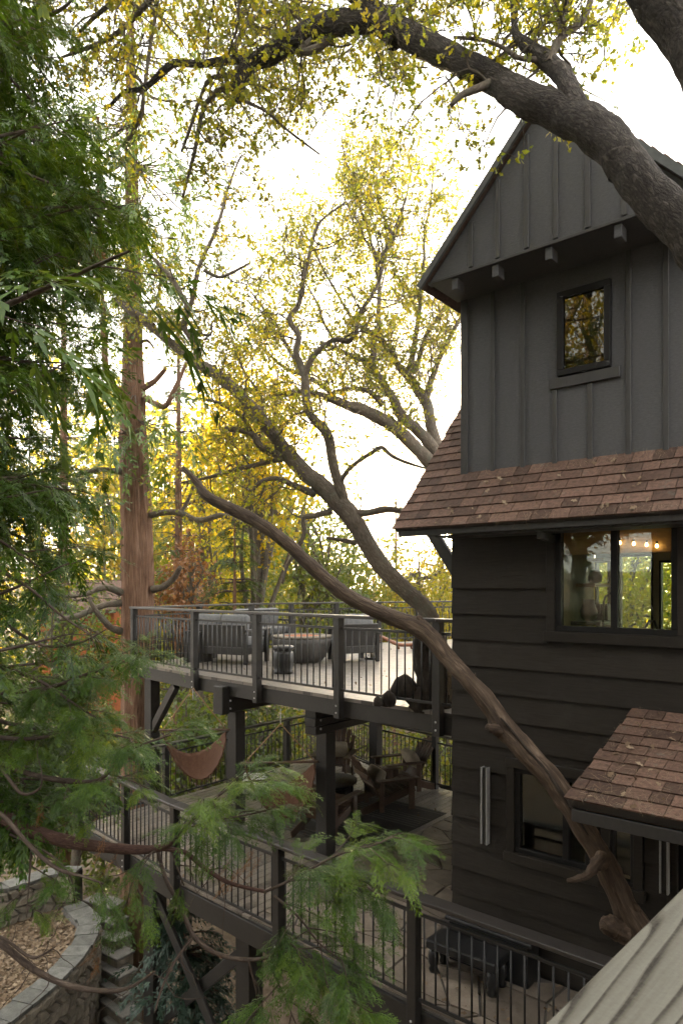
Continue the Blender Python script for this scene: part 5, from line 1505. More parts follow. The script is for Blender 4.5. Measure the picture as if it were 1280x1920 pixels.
# ------------------------------------------------------------------ oak behind the roof
def far_oak():
    base = W(905, 960, 15.6); gz_ = -6.0
    base = (base.x, base.y, gz_)
    t = thing('oak_tree', 'many limbed oak spreading up behind the roof edge, backlit with yellow leaves', 'tree', base)
    g = Geo()
    px_limb(g, [(905, 1690, 15.6, 66), (905, 1200, 15.6, 58), (885, 980, 15.55, 52), (850, 900, 15.5, 50), (820, 862, 15.5, 46)], 0.2, 18, 0.1, 2.0)
    g.build('trunk', MA['bark_branch'], t, base)
    limbs = [
        [(815, 872, 15.5, 40), (783, 844, 15.3, 36), (736, 801, 15.1, 34), (689, 774, 15.0, 32), (642, 758, 14.9, 24), (595, 739, 14.8, 18), (529, 739, 14.8, 14), (494, 752, 14.8, 8), (470, 790, 14.8, 5)],
        [(816, 850, 15.5, 34), (790, 813, 15.4, 30), (751, 778, 15.3, 28), (734, 745, 15.2, 24), (700, 695, 15.2, 20), (670, 670, 15.1, 15), (634, 655, 15.0, 10), (600, 640, 15, 6)],
        [(824, 850, 15.6, 36), (808, 800, 15.7, 30), (798, 755, 15.8, 28), (775, 720, 15.9, 24), (757, 700, 15.9, 20), (712, 636, 15.9, 16), (670, 608, 15.9, 12), (650, 581, 15.9, 7)],
        [(767, 705, 15.9, 16), (775, 651, 16, 14), (785, 590, 16, 12), (792, 510, 16.1, 9), (795, 440, 16.2, 5)],
        [(775, 700, 15.9, 14), (802, 624, 16, 12), (830, 581, 16.1, 9), (848, 540, 16.1, 5)],
        [(800, 745, 15.8, 18), (815, 695, 15.8, 16), (830, 655, 15.8, 14), (849, 620, 15.8, 11), (866, 590, 15.8, 8)],
        [(697, 695, 15.2, 18), (700, 644, 15.2, 16), (709, 612, 15.2, 13), (710, 534, 15.3, 11), (709, 495, 15.3, 10), (740, 448, 15.4, 7), (759, 378, 15.5, 5), (770, 330, 15.5, 3)],
        [(710, 505, 15.3, 8), (690, 460, 15.3, 6), (665, 410, 15.4, 5), (640, 360, 15.4, 3)],
        [(642, 758, 14.9, 14), (600, 720, 14.7, 12), (560, 700, 14.6, 10), (520, 680, 14.6, 8), (480, 640, 14.6, 5), (455, 590, 14.6, 3)],
        [(718, 760, 15.1, 16), (690, 735, 15.0, 13), (660, 728, 15.0, 11), (625, 735, 15.0, 6)],
        [(790, 560, 16.0, 8), (760, 540, 16, 6), (735, 505, 16.0, 4)],
        [(709, 495, 15.3, 9), (688, 430, 15.4, 7), (668, 360, 15.4, 6), (645, 290, 15.5, 4), (640, 250, 15.5, 3)],
        [(740, 448, 15.4, 7), (712, 390, 15.5, 6), (700, 330, 15.5, 4), (705, 270, 15.6, 3)],
        [(795, 440, 16.2, 6), (806, 380, 16.2, 5), (812, 320, 16.2, 3)],
        [(560, 700, 14.6, 9), (535, 640, 14.6, 8), (505, 590, 14.6, 6), (470, 545, 14.6, 4)],
        [(634, 655, 15.0, 8), (605, 600, 15, 7), (585, 550, 15, 5), (550, 500, 15, 3)],
        [(650, 581, 15.9, 7), (620, 530, 15.9, 6), (590, 470, 15.9, 4), (560, 420, 15.9, 3)],
        [(494, 752, 14.8, 7), (460, 700, 14.8, 6), (440, 650, 14.8, 4), (425, 600, 14.8, 3)],
    ]
    paths = []
    for k, l in enumerate(limbs):
        g = Geo(); paths.append(px_limb(g, l, 0.08, 9, 0.14, 4.0, k * 1.7, 0.04, k=0.72))
        g.build('limb', MA['bark_branch'], t, base)
    r = random.Random(29); tw = Geo(); an = []
    def keep(p):
        q = proj(p)
        if q is None: return False
        return q[1] < 850 and q[0] > 400 and q[0] < 880
    for k, (P, Rr) in enumerate(paths):
        L = sum((b_ - a_).length for a_, b_ in zip(P[:-1], P[1:]))
        sprout(tw, an, P, Rr, r, int(L * 3.6) + 1, 1.35, 3, 0.22, 0.05, 0.24, 4, keep, 0.02, 0.0055)
    tw.build('twigs', MA['bark_branch'], t, base, True, 'stuff')
    lf = Geo()
    leaves(lf, an, rng, OAK, 5, 0.078, 0.06, lambda p: np.full(len(p), 0.36), 0.52)
    lf.build('foliage', MA['leaf_oak'], t, base, False, 'stuff')
    print('oak D', len(an), tw.tris(), lf.tris())
far_oak()

# ------------------------------------------------------------------ tall red cedar trunk
def tall_cedar():
    base = tuple(W(262, 1960, 13.6))
    t = thing('cedar_tree', 'tall cedar with a straight red stringy trunk beside the end of the upper deck', 'tree', base)
    g = Geo()
    px_limb(g, [(262, 2010, 13.6, 74), (262, 1800, 13.6, 70), (261, 1500, 13.6, 66), (260, 1250, 13.6, 64), (258, 1080, 13.6, 61), (256, 960, 13.6, 59), (253, 880, 13.6, 56), (251, 820, 13.6, 52), (251, 740, 13.6, 46), (250, 690, 13.6, 40), (250, 600, 13.6, 34), (250, 500, 13.6, 30), (248, 350, 13.6, 25), (246, 200, 13.6, 20), (245, 60, 13.6, 15), (244, -120, 13.6, 8)], 0.12, 40, 0.05, 2.0, flute=9, k=0.94)
    g.build('trunk', MA['bark_cedar'], t, base)
    limbs = [
        [(240, 745, 13.5, 20), (212, 722, 13.4, 17), (200, 690, 13.3, 17), (195, 640, 13.3, 16), (192, 560, 13.3, 14), (189, 460, 13.3, 16), (186, 340, 13.3, 12), (184, 220, 13.3, 8)],
        [(228, 1113, 13.4, 20), (205, 1103, 13.2, 17), (185, 1104, 13.0, 15), (164, 1113, 12.8, 12), (118, 1121, 12.6, 7)],
        [(228, 1131, 13.4, 18), (197, 1134, 13.2, 17), (170, 1145, 13.0, 16), (140, 1157, 12.8, 14), (102, 1161, 12.6, 10)],
        [(228, 1184, 13.4, 20), (208, 1178, 13.2, 17), (190, 1158, 13.1, 15), (178, 1138, 13.0, 12), (166, 1116, 13.0, 8)],
        [(285, 1105, 13.5, 20), (305, 1100, 13.4, 18), (325, 1086, 13.3, 16), (340, 1065, 13.2, 12)],
        [(282, 966, 13.5, 16), (315, 960, 13.4, 16), (338, 962, 13.3, 16), (374, 976, 13.2, 16), (420, 967, 13.1, 13), (470, 985, 13.0, 10), (520, 1000, 13, 7)],
        [(338, 962, 13.3, 9), (352, 938, 13.3, 9), (364, 905, 13.3, 7), (375, 890, 13.3, 5)],
        [(228, 884, 13.4, 15), (205, 881, 13.3, 14), (187, 880, 13.2, 13), (160, 886, 13.1, 11), (142, 893, 13.0, 8)],
        [(262, 566, 13.5, 8), (289, 565, 13.4, 8), (300, 545, 13.4, 7), (301, 514, 13.4, 4)],
        [(262, 584, 13.5, 9), (300, 587, 13.4, 8), (345, 584, 13.3, 6)],
        [(268, 730, 13.5, 16), (290, 714, 13.4, 13), (311, 690, 13.3, 9)],
        [(270, 746, 13.5, 16), (290, 758, 13.4, 15), (310, 760, 13.3, 14), (328, 732, 13.2, 12), (340, 705, 13.2, 11), (352, 680, 13.2, 8)],
        [(212, 1000, 13.4, 9), (210, 970, 13.3, 9), (203, 940, 13.3, 8), (196, 918, 13.3, 4)],
        [(262, 640, 13.5, 8), (275, 638, 13.4, 7), (290, 655, 13.4, 4)],
        [(250, 150, 13.5, 8), (290, 185, 13.3, 7), (330, 190, 13.1, 5)],
        [(236, 300, 13.5, 8), (200, 320, 13.3, 7), (150, 310, 13.1, 5)],
    ]
    for k, l in enumerate(limbs):
        g = Geo(); px_limb(g, l, 0.06, 12, 0.2, 6.0, k * 4.4, 0.03, k=0.72)
        g.build('limb', MA['bark_cedar'] if k in (0, 10, 11) else MA['bark_branch'], t, base)
    # tufts of spray on the trunk
    r = random.Random(41); lf = Geo(); tw = Geo()
    for (px, py, d, n, sp) in ((240, 840, 13.0, 24, 55), (300, 815, 13.0, 26, 60), (262, 500, 13.0, 44, 90), (310, 340, 13.0, 50, 90), (285, 430, 13.1, 40, 80), (240, 760, 13.1, 16, 45), (225, 560, 12.9, 22, 60), (225, 250, 13, 40, 100), (260, 40, 13, 46, 120), (330, 450, 13.0, 18, 60), (180, 420, 13, 40, 80), (190, 250, 13, 30, 80), (335, 130, 13, 22, 80)):
        c = W(px, py, d); s = sp * d / FOC
        o = W(253, py - 30, 13.6)
        pts = []; dr = []
        for k in range(n):
            p = c + Vector((r.gauss(0, s * .5), r.gauss(0, s * .5), r.gauss(0, s * .45)))
            pts.append(tuple(p)); v = (p - o).normalized() + Vector((r.gauss(0, .5), r.gauss(0, .5), r.gauss(0, .35) - .2)); dr.append(tuple(v))
            if k % 3 == 0:
                pp, rr = smooth_path([o, (o + p) / 2 - Vector((0, 0, .1)), p], [0.02, 0.012, 0.005], 0.2)
                tube(tw, pp, rr, 5, cap=False)
        m = len(pts); idx = np.arange(m) % 3
        for q in range(3):
            sel = idx == q
            scatter(lf, SPR_LO[q], np.array(pts)[sel], np.array(dr)[sel], rng.normal(0, .4, (sel.sum(), 3)) + [0, 0, 1], rng.uniform(1.4, 2.6, sel.sum()), rng.uniform(0.35, 1.0, sel.sum()))
    lf.build('foliage', MA['spray'], t, base, False, 'stuff')
    tw.build('twigs', MA['bark_twig'], t, base, True, 'stuff')
tall_cedar()

# ------------------------------------------------------------------ foreground cedar: boughs from the left, sprays hanging into the picture
def shoots(lf, dead, P, r, rngx, t0, spacing, L0, droop, size, tint, stems, deadp=0.02, tpl=None, nrep=3):
    """side shoots along a bough, each with a run of flat sprays"""
    S = 0.0; nxt = 0.0; tot = sum((b - a).length for a, b in zip(P[:-1], P[1:]))
    side = 1
    G = {k: [] for k in range(4)}; D = []
    for i in range(1, len(P)):
        S += (P[i] - P[i - 1]).length
        f = S / tot
        if f < t0 or S < nxt: continue
        nxt = S + spacing * r.uniform(0.6, 1.4); side = -side
        t = (P[i] - P[i - 1]).normalized()
        lat = t.cross(Vector((0, 0, 1)))
        if lat.length < 0.1: lat = Vector((1, 0, 0))
        lat.normalize()
        d = (t * r.uniform(0.4, 0.9) + lat * side * r.uniform(0.5, 1.0) + Vector((0, 0, r.uniform(-0.25, 0.3)))).normalized()
        l = L0 * r.uniform(0.55, 1.15) * (1.1 - 0.4 * f)
        k = max(3, int(l / 0.07))
        pts, dd = walk(P[i], d, l, k, 0.13, -droop, r)
        tube(stems, pts, [0.0045 * (1 - 0.6 * j / k) for j in range(k + 1)], 3, cap=False)
        tn = min(1, max(0, tint + r.gauss(0, 0.28)))
        isdead = r.random() < deadp
        s2 = 1
        for j in range(1, k + 1):
            tt = (pts[j] - pts[j - 1]).normalized()
            la = tt.cross(Vector((0, 0, 1)))
            la = la.normalized() if la.length > 0.1 else Vector((1, 0, 0))
            s2 = -s2
            reps = nrep if j < k else nrep + 1
            for q in range(reps):
                sgn = s2 if q == 0 else -s2
                dv = tt * r.uniform(0.6, 1.0) + la * sgn * r.uniform(0.25, 0.9) * (0.2 if j == k and q == 2 else 1) + Vector((0, 0, r.uniform(-0.55, 0.15) - droop))
                nv = Vector((r.gauss(0, .26), r.gauss(0, .26), 1.0))
                sc = size * r.uniform(0.55, 1.15) * (1.0 - 0.25 * j / k)
                if isdead: D.append((pts[j], dv, nv, sc * 0.8, r.random()))
                else: G[r.randrange(4)].append((pts[j], dv, nv, sc, min(1, max(0, tn + r.gauss(0, .08)))))
    for k, a in G.items():
        if a: scatter(lf, (tpl or SPR)[k], [tuple(x[0]) for x in a], [tuple(x[1]) for x in a], [tuple(x[2]) for x in a], [x[3] for x in a], [x[4] for x in a])
    if D: scatter(dead, SPR_MID[3], [tuple(x[0]) for x in D], [(x[1].x * .3, x[1].y * .3, -1) for x in D], [tuple(x[2]) for x in D], [x[3] for x in D], [x[4] for x in D])
def bound(py):
    """how far right the left-hand crown reaches at each height of the view"""
    return float(np.interp(py, [-200, 60, 160, 250, 420, 520, 600, 680, 760, 840, 920, 1000, 1090, 1180, 1240, 1300, 1380, 1450, 1500, 1700],
                           [60, 130, 70, 205, 270, 225, 190, 195, 185, 150, 215, 140, 165, 150, 235, 200, 260, 200, 170, 60]))
def fore_cedar():
    base = (-5.9, 1.2, -9.0)
    t = thing('cedar_tree', 'incense cedar crowding in from the left edge with drooping green sprays', 'tree', base)
    g = Geo()
    tr = [Vector((-5.9, 1.2, -9.5)), Vector((-5.85, 1.2, -4)), Vector((-5.8, 1.25, 2)), Vector((-5.75, 1.25, 9)), Vector((-5.7, 1.3, 13))]
    P, Rr = smooth_path(tr, [0.36, 0.30, 0.24, 0.12, 0.02], 0.3)
    tube(g, P, Rr, 24, 0.06, 1.5, flute=7)
    g.build('trunk', MA['bark_cedar'], t, base)
    r = random.Random(55)
    lf = Geo(); dead = Geo(); st = Geo(); tw = Geo()
    n = 0
    # crown boughs, tinted darker: the crown's shade is put into the colour
    tries = 0
    while n < 215 and tries < 4000:
        tries += 1
        px = r.uniform(-190, 285); py = r.uniform(-260, 1560) if n < 125 else r.uniform(60, 1000); d = r.uniform(4.3, 8.2)
        if px > bound(py) - r.uniform(0, 25): continue
        tip = W(px, py, d)
        o = Vector((-5.8 + r.gauss(0, .05), 1.25, tip.z + r.uniform(0.1, 1.1)))
        if (tip - o).length > 4.6 or (tip - o).length < 1.0: continue
        mid = o.lerp(tip, 0.55) - Vector((0, 0, r.uniform(0.1, 0.45))) + Vector((r.gauss(0, .15), r.gauss(0, .15), 0))
        pp, rr = smooth_path([o, mid, tip], [0.032, 0.016, 0.004], 0.08)
        tube(tw, pp, rr, 6, 0, cap=False)
        shoots(lf, dead, pp, r, rng, 0.36, 0.14, 0.50, 0.05, 1.05, 0.26 + 0.20 * math.sin(n * 1.7), st, 0.002, SPR_MID if d < 6.6 and px > -30 else SPR_LO + SPR_LO[:1], 2 if px > -30 else 1)
        n += 1
    # boughs all round the upper crown (they darken the upper window's reflection)
    for k in range(46):
        a = r.uniform(0, 6.28); z = r.uniform(1.5, 12)
        L = (13.5 - z) * 0.24 + 0.7
        o = Vector((-5.8, 1.25, z)); e = o + Vector((math.cos(a) * L, math.sin(a) * L, r.uniform(-.5, .1)))
        q = proj(e)
        if q and q[2] > 0 and -50 < q[0] < 1330 and -60 < q[1] < 1980 and q[0] > bound(q[1]): continue
        pp, rr = smooth_path([o, o.lerp(e, .5) - Vector((0, 0, .15)), e], [0.04, 0.02, 0.005], 0.1)
        tube(tw, pp, rr, 6, 0, cap=False)
        shoots(lf, dead, pp, r, rng, 0.25, 0.34, 0.6, 0.06, 1.9, 0.4, st, 0.0, SPR_LO + SPR_LO[:1], 1)
    lo_before = lf.tris()
    # named boughs crossing the lower left
    boughs = [
        ([(-120, 1500, 4.6, 44), (-20, 1525, 4.4, 36), (60, 1558, 4.25, 30), (140, 1580, 4.15, 24), (230, 1592, 4.05, 21), (300, 1590, 4.0, 18), (335, 1570, 3.95, 12)], 'bark_red', None),
        ([(300, 1592, 4.0, 11), (345, 1598, 3.95, 11), (380, 1625, 3.9, 11), (430, 1655, 3.85, 10), (500, 1672, 3.8, 8)], 'bark_red', None),
        ([(-90, 1420, 4.7, 16), (0, 1432, 4.5, 14), (70, 1455, 4.35, 13), (140, 1466, 4.2, 13), (190, 1460, 4.1, 10), (225, 1420, 4.05, 8), (262, 1398, 4.0, 6), (320, 1378, 3.9, 4)], 'bark_twig', (0.45, 0.14, 0.5, 0.9)),
        ([(-60, 1500, 4.2, 12), (0, 1525, 4.1, 11), (60, 1590, 4.0, 10), (110, 1630, 3.95, 9), (160, 1645, 3.9, 6), (195, 1658, 3.9, 4)], 'bark_twig', (0.6, 0.22, 0.35, 0.7)),
        ([(-80, 1720, 4.3, 18), (0, 1768, 4.1, 17), (60, 1815, 4.0, 15), (120, 1845, 3.9, 14), (190, 1858, 3.8, 12), (240, 1853, 3.75, 9), (290, 1822, 3.7, 5)], 'bark_twig', None),
        ([(-40, 1745, 4.0, 8), (10, 1762, 4.0, 8), (60, 1796, 3.95, 7), (104, 1775, 3.9, 3)], 'bark_twig', None),
        ([(296, 1594, 4.0, 9), (312, 1650, 3.95, 10), (340, 1700, 3.9, 11), (362, 1752, 3.85, 11), (400, 1785, 3.8, 11), (450, 1799, 3.75, 10), (500, 1795, 3.7, 9), (545, 1765, 3.65, 6)], 'bark_twig', (0.75, 0.12, 0.4, 0.8)),
        ([(364, 1756, 3.85, 7), (330, 1800, 3.8, 7), (305, 1850, 3.75, 6), (290, 1900, 3.7, 4)], 'bark_twig', None),
        ([(465, 1799, 3.72, 6), (478, 1850, 3.7, 5), (490, 1920, 3.68, 3)], 'bark_twig', None),
        ([(-60, 1400, 4.3, 10), (0, 1440, 4.2, 9), (40, 1488, 4.1, 8), (75, 1478, 4.05, 5), (78, 1450, 4.0, 3)], 'bark_twig', None),
        ([(110, 1460, 4.25, 5), (150, 1500, 4.2, 4), (185, 1535, 4.15, 3)], 'bark_twig', (0.5, 0.2, 0.25, 0.5)),
        ([(20, 1565, 4.2, 6), (90, 1600, 4.1, 5), (130, 1640, 4.0, 4), (140, 1690, 4.0, 3)], 'bark_twig', None),
        ([(200, 1450, 4.1, 6), (240, 1462, 4.05, 4), (280, 1480, 4.0, 3)], 'bark_twig', (0.3, 0.14, 0.35, 0.6)),
        # tufts reaching into the lower middle
        ([(325, 1575, 3.95, 8), (360, 1540, 3.85, 7), (400, 1500, 3.8, 6), (450, 1470, 3.75, 5), (510, 1462, 3.7, 3)], 'bark_twig', (0.1, 0.075, 0.46, 0.85)),
        ([(345, 1555, 3.95, 6), (395, 1540, 3.9, 5), (450, 1530, 3.85, 4), (500, 1520, 3.8, 3)], 'bark_twig', (0.1, 0.08, 0.42, 0.85)),
        ([(495, 1672, 3.8, 7), (545, 1650, 3.75, 6), (590, 1625, 3.7, 6), (640, 1600, 3.65, 5), (700, 1585, 3.6, 4), (735, 1570, 3.6, 3)], 'bark_twig', (0.15, 0.07, 0.48, 0.9)),
        ([(545, 1650, 3.75, 6), (600, 1650, 3.7, 5), (650, 1655, 3.6, 4), (690, 1665, 3.6, 3)], 'bark_twig', (0.1, 0.075, 0.42, 0.85)),
        ([(515, 1680, 3.8, 6), (560, 1720, 3.7, 5), (600, 1770, 3.6, 4), (640, 1800, 3.55, 3)], 'bark_twig', (0.1, 0.085, 0.42, 0.85)),
        ([(540, 1765, 3.65, 5), (580, 1800, 3.55, 4), (620, 1850, 3.5, 4), (690, 1890, 3.45, 3)], 'bark_twig', (0.1, 0.08, 0.46, 0.85)),
        ([(500, 1795, 3.7, 5), (530, 1860, 3.6, 4), (560, 1930, 3.5, 3), (600, 1990, 3.5, 3)], 'bark_twig', (0.1, 0.08, 0.46, 0.9)),
        ([(300, 1592, 4.0, 6), (270, 1610, 3.95, 5), (250, 1650, 3.9, 4), (240, 1690, 3.9, 3)], 'bark_twig', (0.1, 0.085, 0.36, 0.75)),
        ([(320, 1590, 4.0, 5), (330, 1620, 3.95, 4), (345, 1660, 3.9, 3)], 'bark_twig', (0.2, 0.12, 0.28, 0.6)),
        ([(60, 1590, 4.1, 6), (55, 1650, 4.05, 4), (50, 1720, 4.0, 3)], 'bark_twig', (0.25, 0.12, 0.32, 0.75)),
        ([(0, 1300, 4.6, 12), (90, 1290, 4.4, 10), (170, 1262, 4.3, 8), (240, 1240, 4.2, 5), (270, 1235, 4.15, 3)], 'bark_twig', (0.25, 0.09, 0.5, 0.95)),
        ([(0, 1250, 4.6, 12), (70, 1275, 4.4, 9), (140, 1320, 4.3, 6), (180, 1345, 4.2, 3)], 'bark_twig', (0.15, 0.09, 0.5, 0.95)),
        ([(-40, 1380, 4.6, 12), (60, 1385, 4.4, 9), (160, 1370, 4.3, 6), (250, 1385, 4.2, 3)], 'bark_twig', (0.15, 0.09, 0.5, 0.95)),
        ([(-40, 60, 5.6, 12), (20, 42, 5.5, 12), (70, 35, 5.4, 10), (120, 15, 5.3, 8), (150, -20, 5.2, 6)], 'bark_branch', (0.2, 0.16, 0.4, 0.8)),
        ([(-40, 110, 5.6, 11), (10, 90, 5.5, 10), (45, 70, 5.4, 8), (68, 40, 5.4, 6)], 'bark_branch', (0.3, 0.16, 0.35, 0.8)),
        ([(10, 1165, 4.6, 6), (40, 1190, 4.5, 8), (90, 1212, 4.4, 7), (150, 1205, 4.3, 5), (200, 1180, 4.2, 3)], 'bark_twig', None),
        ([(-20, 1060, 4.6, 8), (50, 1100, 4.5, 7), (110, 1150, 4.4, 6), (170, 1190, 4.3, 4)], 'bark_twig', None),
    ]
    for k, (pts, m, sh) in enumerate(boughs):
        g = Geo()
        pts = [(a, c, d, w * (0.92 if w > 20 else 0.78)) for a, c, d, w in pts]
        P, Rr = px_limb(g, pts, 0.035, 12 if pts[0][3] > 20 else 8, 0.12, 9.0, k * 2.9, 0.004)
        g.build('bough', MA[m], t, base)
        if sh:
            shoots(lf, dead, P, r, rng, sh[0], sh[1] * (0.72 if pts[0][1] > 1450 else 1.0), sh[2] * 0.72, 0.04, sh[3] * 0.80, 0.45 + 0.2 * math.sin(k * 2.1), st, 0.0, None, 4)
        else:
            for c in range(6):          # bare twiglets
                i = r.randrange(len(P) // 4, len(P))
                pts2, _ = walk(P[i], side_dir(P, i, r, 0.7), r.uniform(0.12, 0.35), 6, 0.25, -0.08, r)
                tube(tw, pts2, [0.003 - 0.0003 * j for j in range(7)], 4, cap=False)
    # hanging dead sprays
    for (px, py, d) in ((433, 1600, 3.9), (445, 1625, 3.9), (470, 1590, 3.85), (485, 1600, 3.85), (420, 1640, 3.9), (190, 1565, 4.0), (215, 1600, 4.0), (195, 1490, 4.05), (185, 1760, 4.0), (182, 1790, 3.95), (75, 1500, 4.1), (210, 1420, 4.0)):
        p = W(px, py, d)
        scatter(dead, SPR[3], [tuple(p), tuple(p + Vector((.02, .01, .01)))], [(r.gauss(0, .15), r.gauss(0, .15), -1)] * 2, [(1, r.random(), 0), (r.random(), 1, 0)], [0.5, 0.42], [r.random(), r.random()])
    lf.build('foliage', MA['spray'], t, base, False, 'stuff')
    dead.build('dead_sprays', MA['spray_dead'], t, base, False, 'stuff')
    tw.build('twigs', MA['bark_twig'], t, base, True, 'stuff')
    st.build('stems', MA['bark_twig'], t, base, True, 'stuff')
    print('cedar F', n, lf.tris(), lo_before, tw.tris(), st.tris())
fore_cedar()

# ------------------------------------------------------------------ woodland behind the decks
def clumps(rngx, c, rad, n, per, spread):
    v = rngx.normal(0, 1, (n, 3)); v = unit(v) * (rngx.random((n, 1)) ** 0.45)
    cc = np.array(c) + v * np.array(rad)
    p = np.repeat(cc, per, 0) + rngx.normal(0, spread, (n * per, 3))
    return cc, p
def broadleaf(name, label, px, d, ytop, wpx, mat, tint, n=60, per=70, size=0.16, ybot=None, cat='tree', seed=1, base_z=None, group=None, pos=None):
    rx = np.random.default_rng(seed); r = random.Random(seed)
    zt = -(ytop - HY) / FOC * d
    bx = W(px, HY, d)
    zb = ground_z(bx.x, bx.y) if base_z is None else base_z
    zl = -(ybot - HY) / FOC * d if ybot else zb + (zt - zb) * 0.3
    w = wpx * d / FOC / 2
    if pos:
        bx = Vector((pos[0], pos[1], 0)); zb = ground_z(bx.x, bx.y); zt, w, zl = pos[2], pos[3], pos[4]
    base = (bx.x, bx.y, zb)
    t = thing(name, label, cat, base, 0, group)
    cz = (zt + zl) / 2
    cc, p = clumps(rx, (bx.x, bx.y, cz), (w, w, (zt - zl) / 2), n, per, w * 0.13 + 0.10)
    g = Geo()
    lean = [Vector((bx.x, bx.y, zb - 0.3)), Vector((bx.x + r.gauss(0, .15), bx.y + r.gauss(0, .15), (zb + cz) / 2)), Vector((bx.x + r.gauss(0, .3), bx.y, cz)), Vector((bx.x, bx.y, zt - (zt - zl) * .12))]
    r0 = max(0.05, (zt - zb) * 0.014)
    P, Rr = smooth_path(lean, [r0, r0 * .8, r0 * .5, r0 * .12], 0.25)
    tube(g, P, Rr, 10, 0.12, 2.0)
    g.build('trunk', MA['bark_branch'], t, base)
    g = Geo()
    for k in range(min(26, n)):
        e = Vector(cc[k])
        i = int(len(P) * r.uniform(0.45, 0.9))
        s = P[min(i, len(P) - 1)]
        pp, rr = smooth_path([s, s.lerp(e, .5) + Vector((r.gauss(0, .2), r.gauss(0, .2), r.gauss(0, .15))), e], [r0 * .4, r0 * .25, 0.012], 0.25)
        tube(g, pp, rr, 5, cap=False)
    g.build('branches', MA['bark_branch'], t, base, True, 'stuff')
    g = Geo()
    m = len(p)
    dr = rx.normal(0, 1, (m, 3)); dr[:, 2] -= 0.3
    nr = rx.normal(0, 1, (m, 3)); nr[:, 2] += 0.4
    tn = np.clip(tint + np.repeat(rx.normal(0, 0.18, n), per) + rx.normal(0, 0.08, m), 0, 1)
    scatter(g, OVAL if size > 0.1 else DIA, p, dr, nr, size * rx.uniform(0.5, 1.3, m), tn)
    g.build('crown', MA[mat], t, base, False, 'stuff')
    return t
def conifer(name, label, px, d, ytop, wpx, mat, tint, layers=34, seed=1, ybot=None, base_z=None, per=9, fine=1.0, pos=None):
    rx = np.random.default_rng(seed); r = random.Random(seed)
    zt = -(ytop - HY) / FOC * d
    bx = W(px, HY, d)
    zb = ground_z(bx.x, bx.y) if base_z is None else base_z
    zl = -(ybot - HY) / FOC * d if ybot else zb + (zt - zb) * 0.15
    w = wpx * d / FOC / 2
    base = (bx.x, bx.y, zb)
    if pos:
        bx = Vector((pos[0], pos[1], 0)); zb = ground_z(bx.x, bx.y); zt, w = pos[2], pos[3]; zl = zb + 2; base = (bx.x, bx.y, zb)
    t = thing(name, label, 'tree', base)
    g = Geo()
    r0 = max(0.06, (zt - zb) * 0.013)
    P, Rr = smooth_path([Vector((bx.x, bx.y, zb - .3)), Vector((bx.x, bx.y, (zb + zt) / 2)), Vector((bx.x, bx.y, zt))], [r0, r0 * .6, 0.015], 0.4)
    tube(g, P, Rr, 10, 0.06, 2.0)
    g.build('trunk', MA['bark_cedar'], t, base)
    lf = Geo(); br = Geo()
    A = {0: [], 1: [], 2: []}
    for k in range(layers):
        f = (k + r.random()) / layers
        z = zl + (zt - zl) * f
        L = w * (1 - f) ** 0.7 * r.uniform(0.6, 1.15) + 0.15
        for q in range(5):
            a = r.uniform(0, 6.283)
            d_ = Vector((math.cos(a), math.sin(a), 0.12))
            o = Vector((bx.x, bx.y, z))
            e = o + d_ * L - Vector((0, 0, L * r.uniform(0.1, 0.35)))
            pp, rr = smooth_path([o, o.lerp(e, .5) + Vector((0, 0, L * .06)), e], [0.022, 0.014, 0.005], 0.3)
            tube(br, pp, rr, 4, cap=False)
            for j in range(per):
                s = r.uniform(0.25, 1.02)
                p = o.lerp(e, s) + Vector((r.gauss(0, .05), r.gauss(0, .05), r.gauss(0, .04))) * (1 + L)
                lat = Vector((-d_.y, d_.x, 0)) * r.choice((-1, 1)) * r.uniform(.2, 1)
                A[r.randrange(3)].append((p, d_ * .8 + lat + Vector((0, 0, -.35)), r.uniform(0.7, 1.5) * fine * (0.6 + 0.25 * L), min(1, max(0, tint + r.gauss(0, .18)))))
    for k, a in A.items():
        if a: scatter(lf, SPR_LO[k], [tuple(x[0]) for x in a], [tuple(x[1]) for x in a], rx.normal(0, .35, (len(a), 3)) + [0, 0, 1], [x[2] for x in a], [x[3] for x in a])
    br.build('branches', MA['bark_twig'], t, base, True, 'stuff')
    lf.build('crown', MA[mat], t, base, False, 'stuff')
    return t
conifer('conifer_tree', 'slender tall conifer just right of the red cedar trunk', 335, 22, 560, 150, 'fir', 0.45, 26, 3, 1300)
conifer('conifer_tree', 'dark green young conifer behind the far end of the upper deck', 440, 18.5, 960, 190, 'fir', 0.35, 24, 4, 1400, per=11)
conifer('conifer_tree', 'small spruce tip against the bright sky left of the eave', 742, 30, 925, 90, 'fir', 0.6, 18, 6, 1200)
conifer('conifer_tree', 'dark blue green fir below the lower deck beside the support posts', 345, 10.2, 1690, 260, 'bluefir', 0.45, 18, 8, 2050, per=12, fine=1.3)
conifer('conifer_tree', 'tall conifer partly hidden behind the left crown', 120, 19, 420, 300, 'fir', 0.5, 34, 9, 1500)
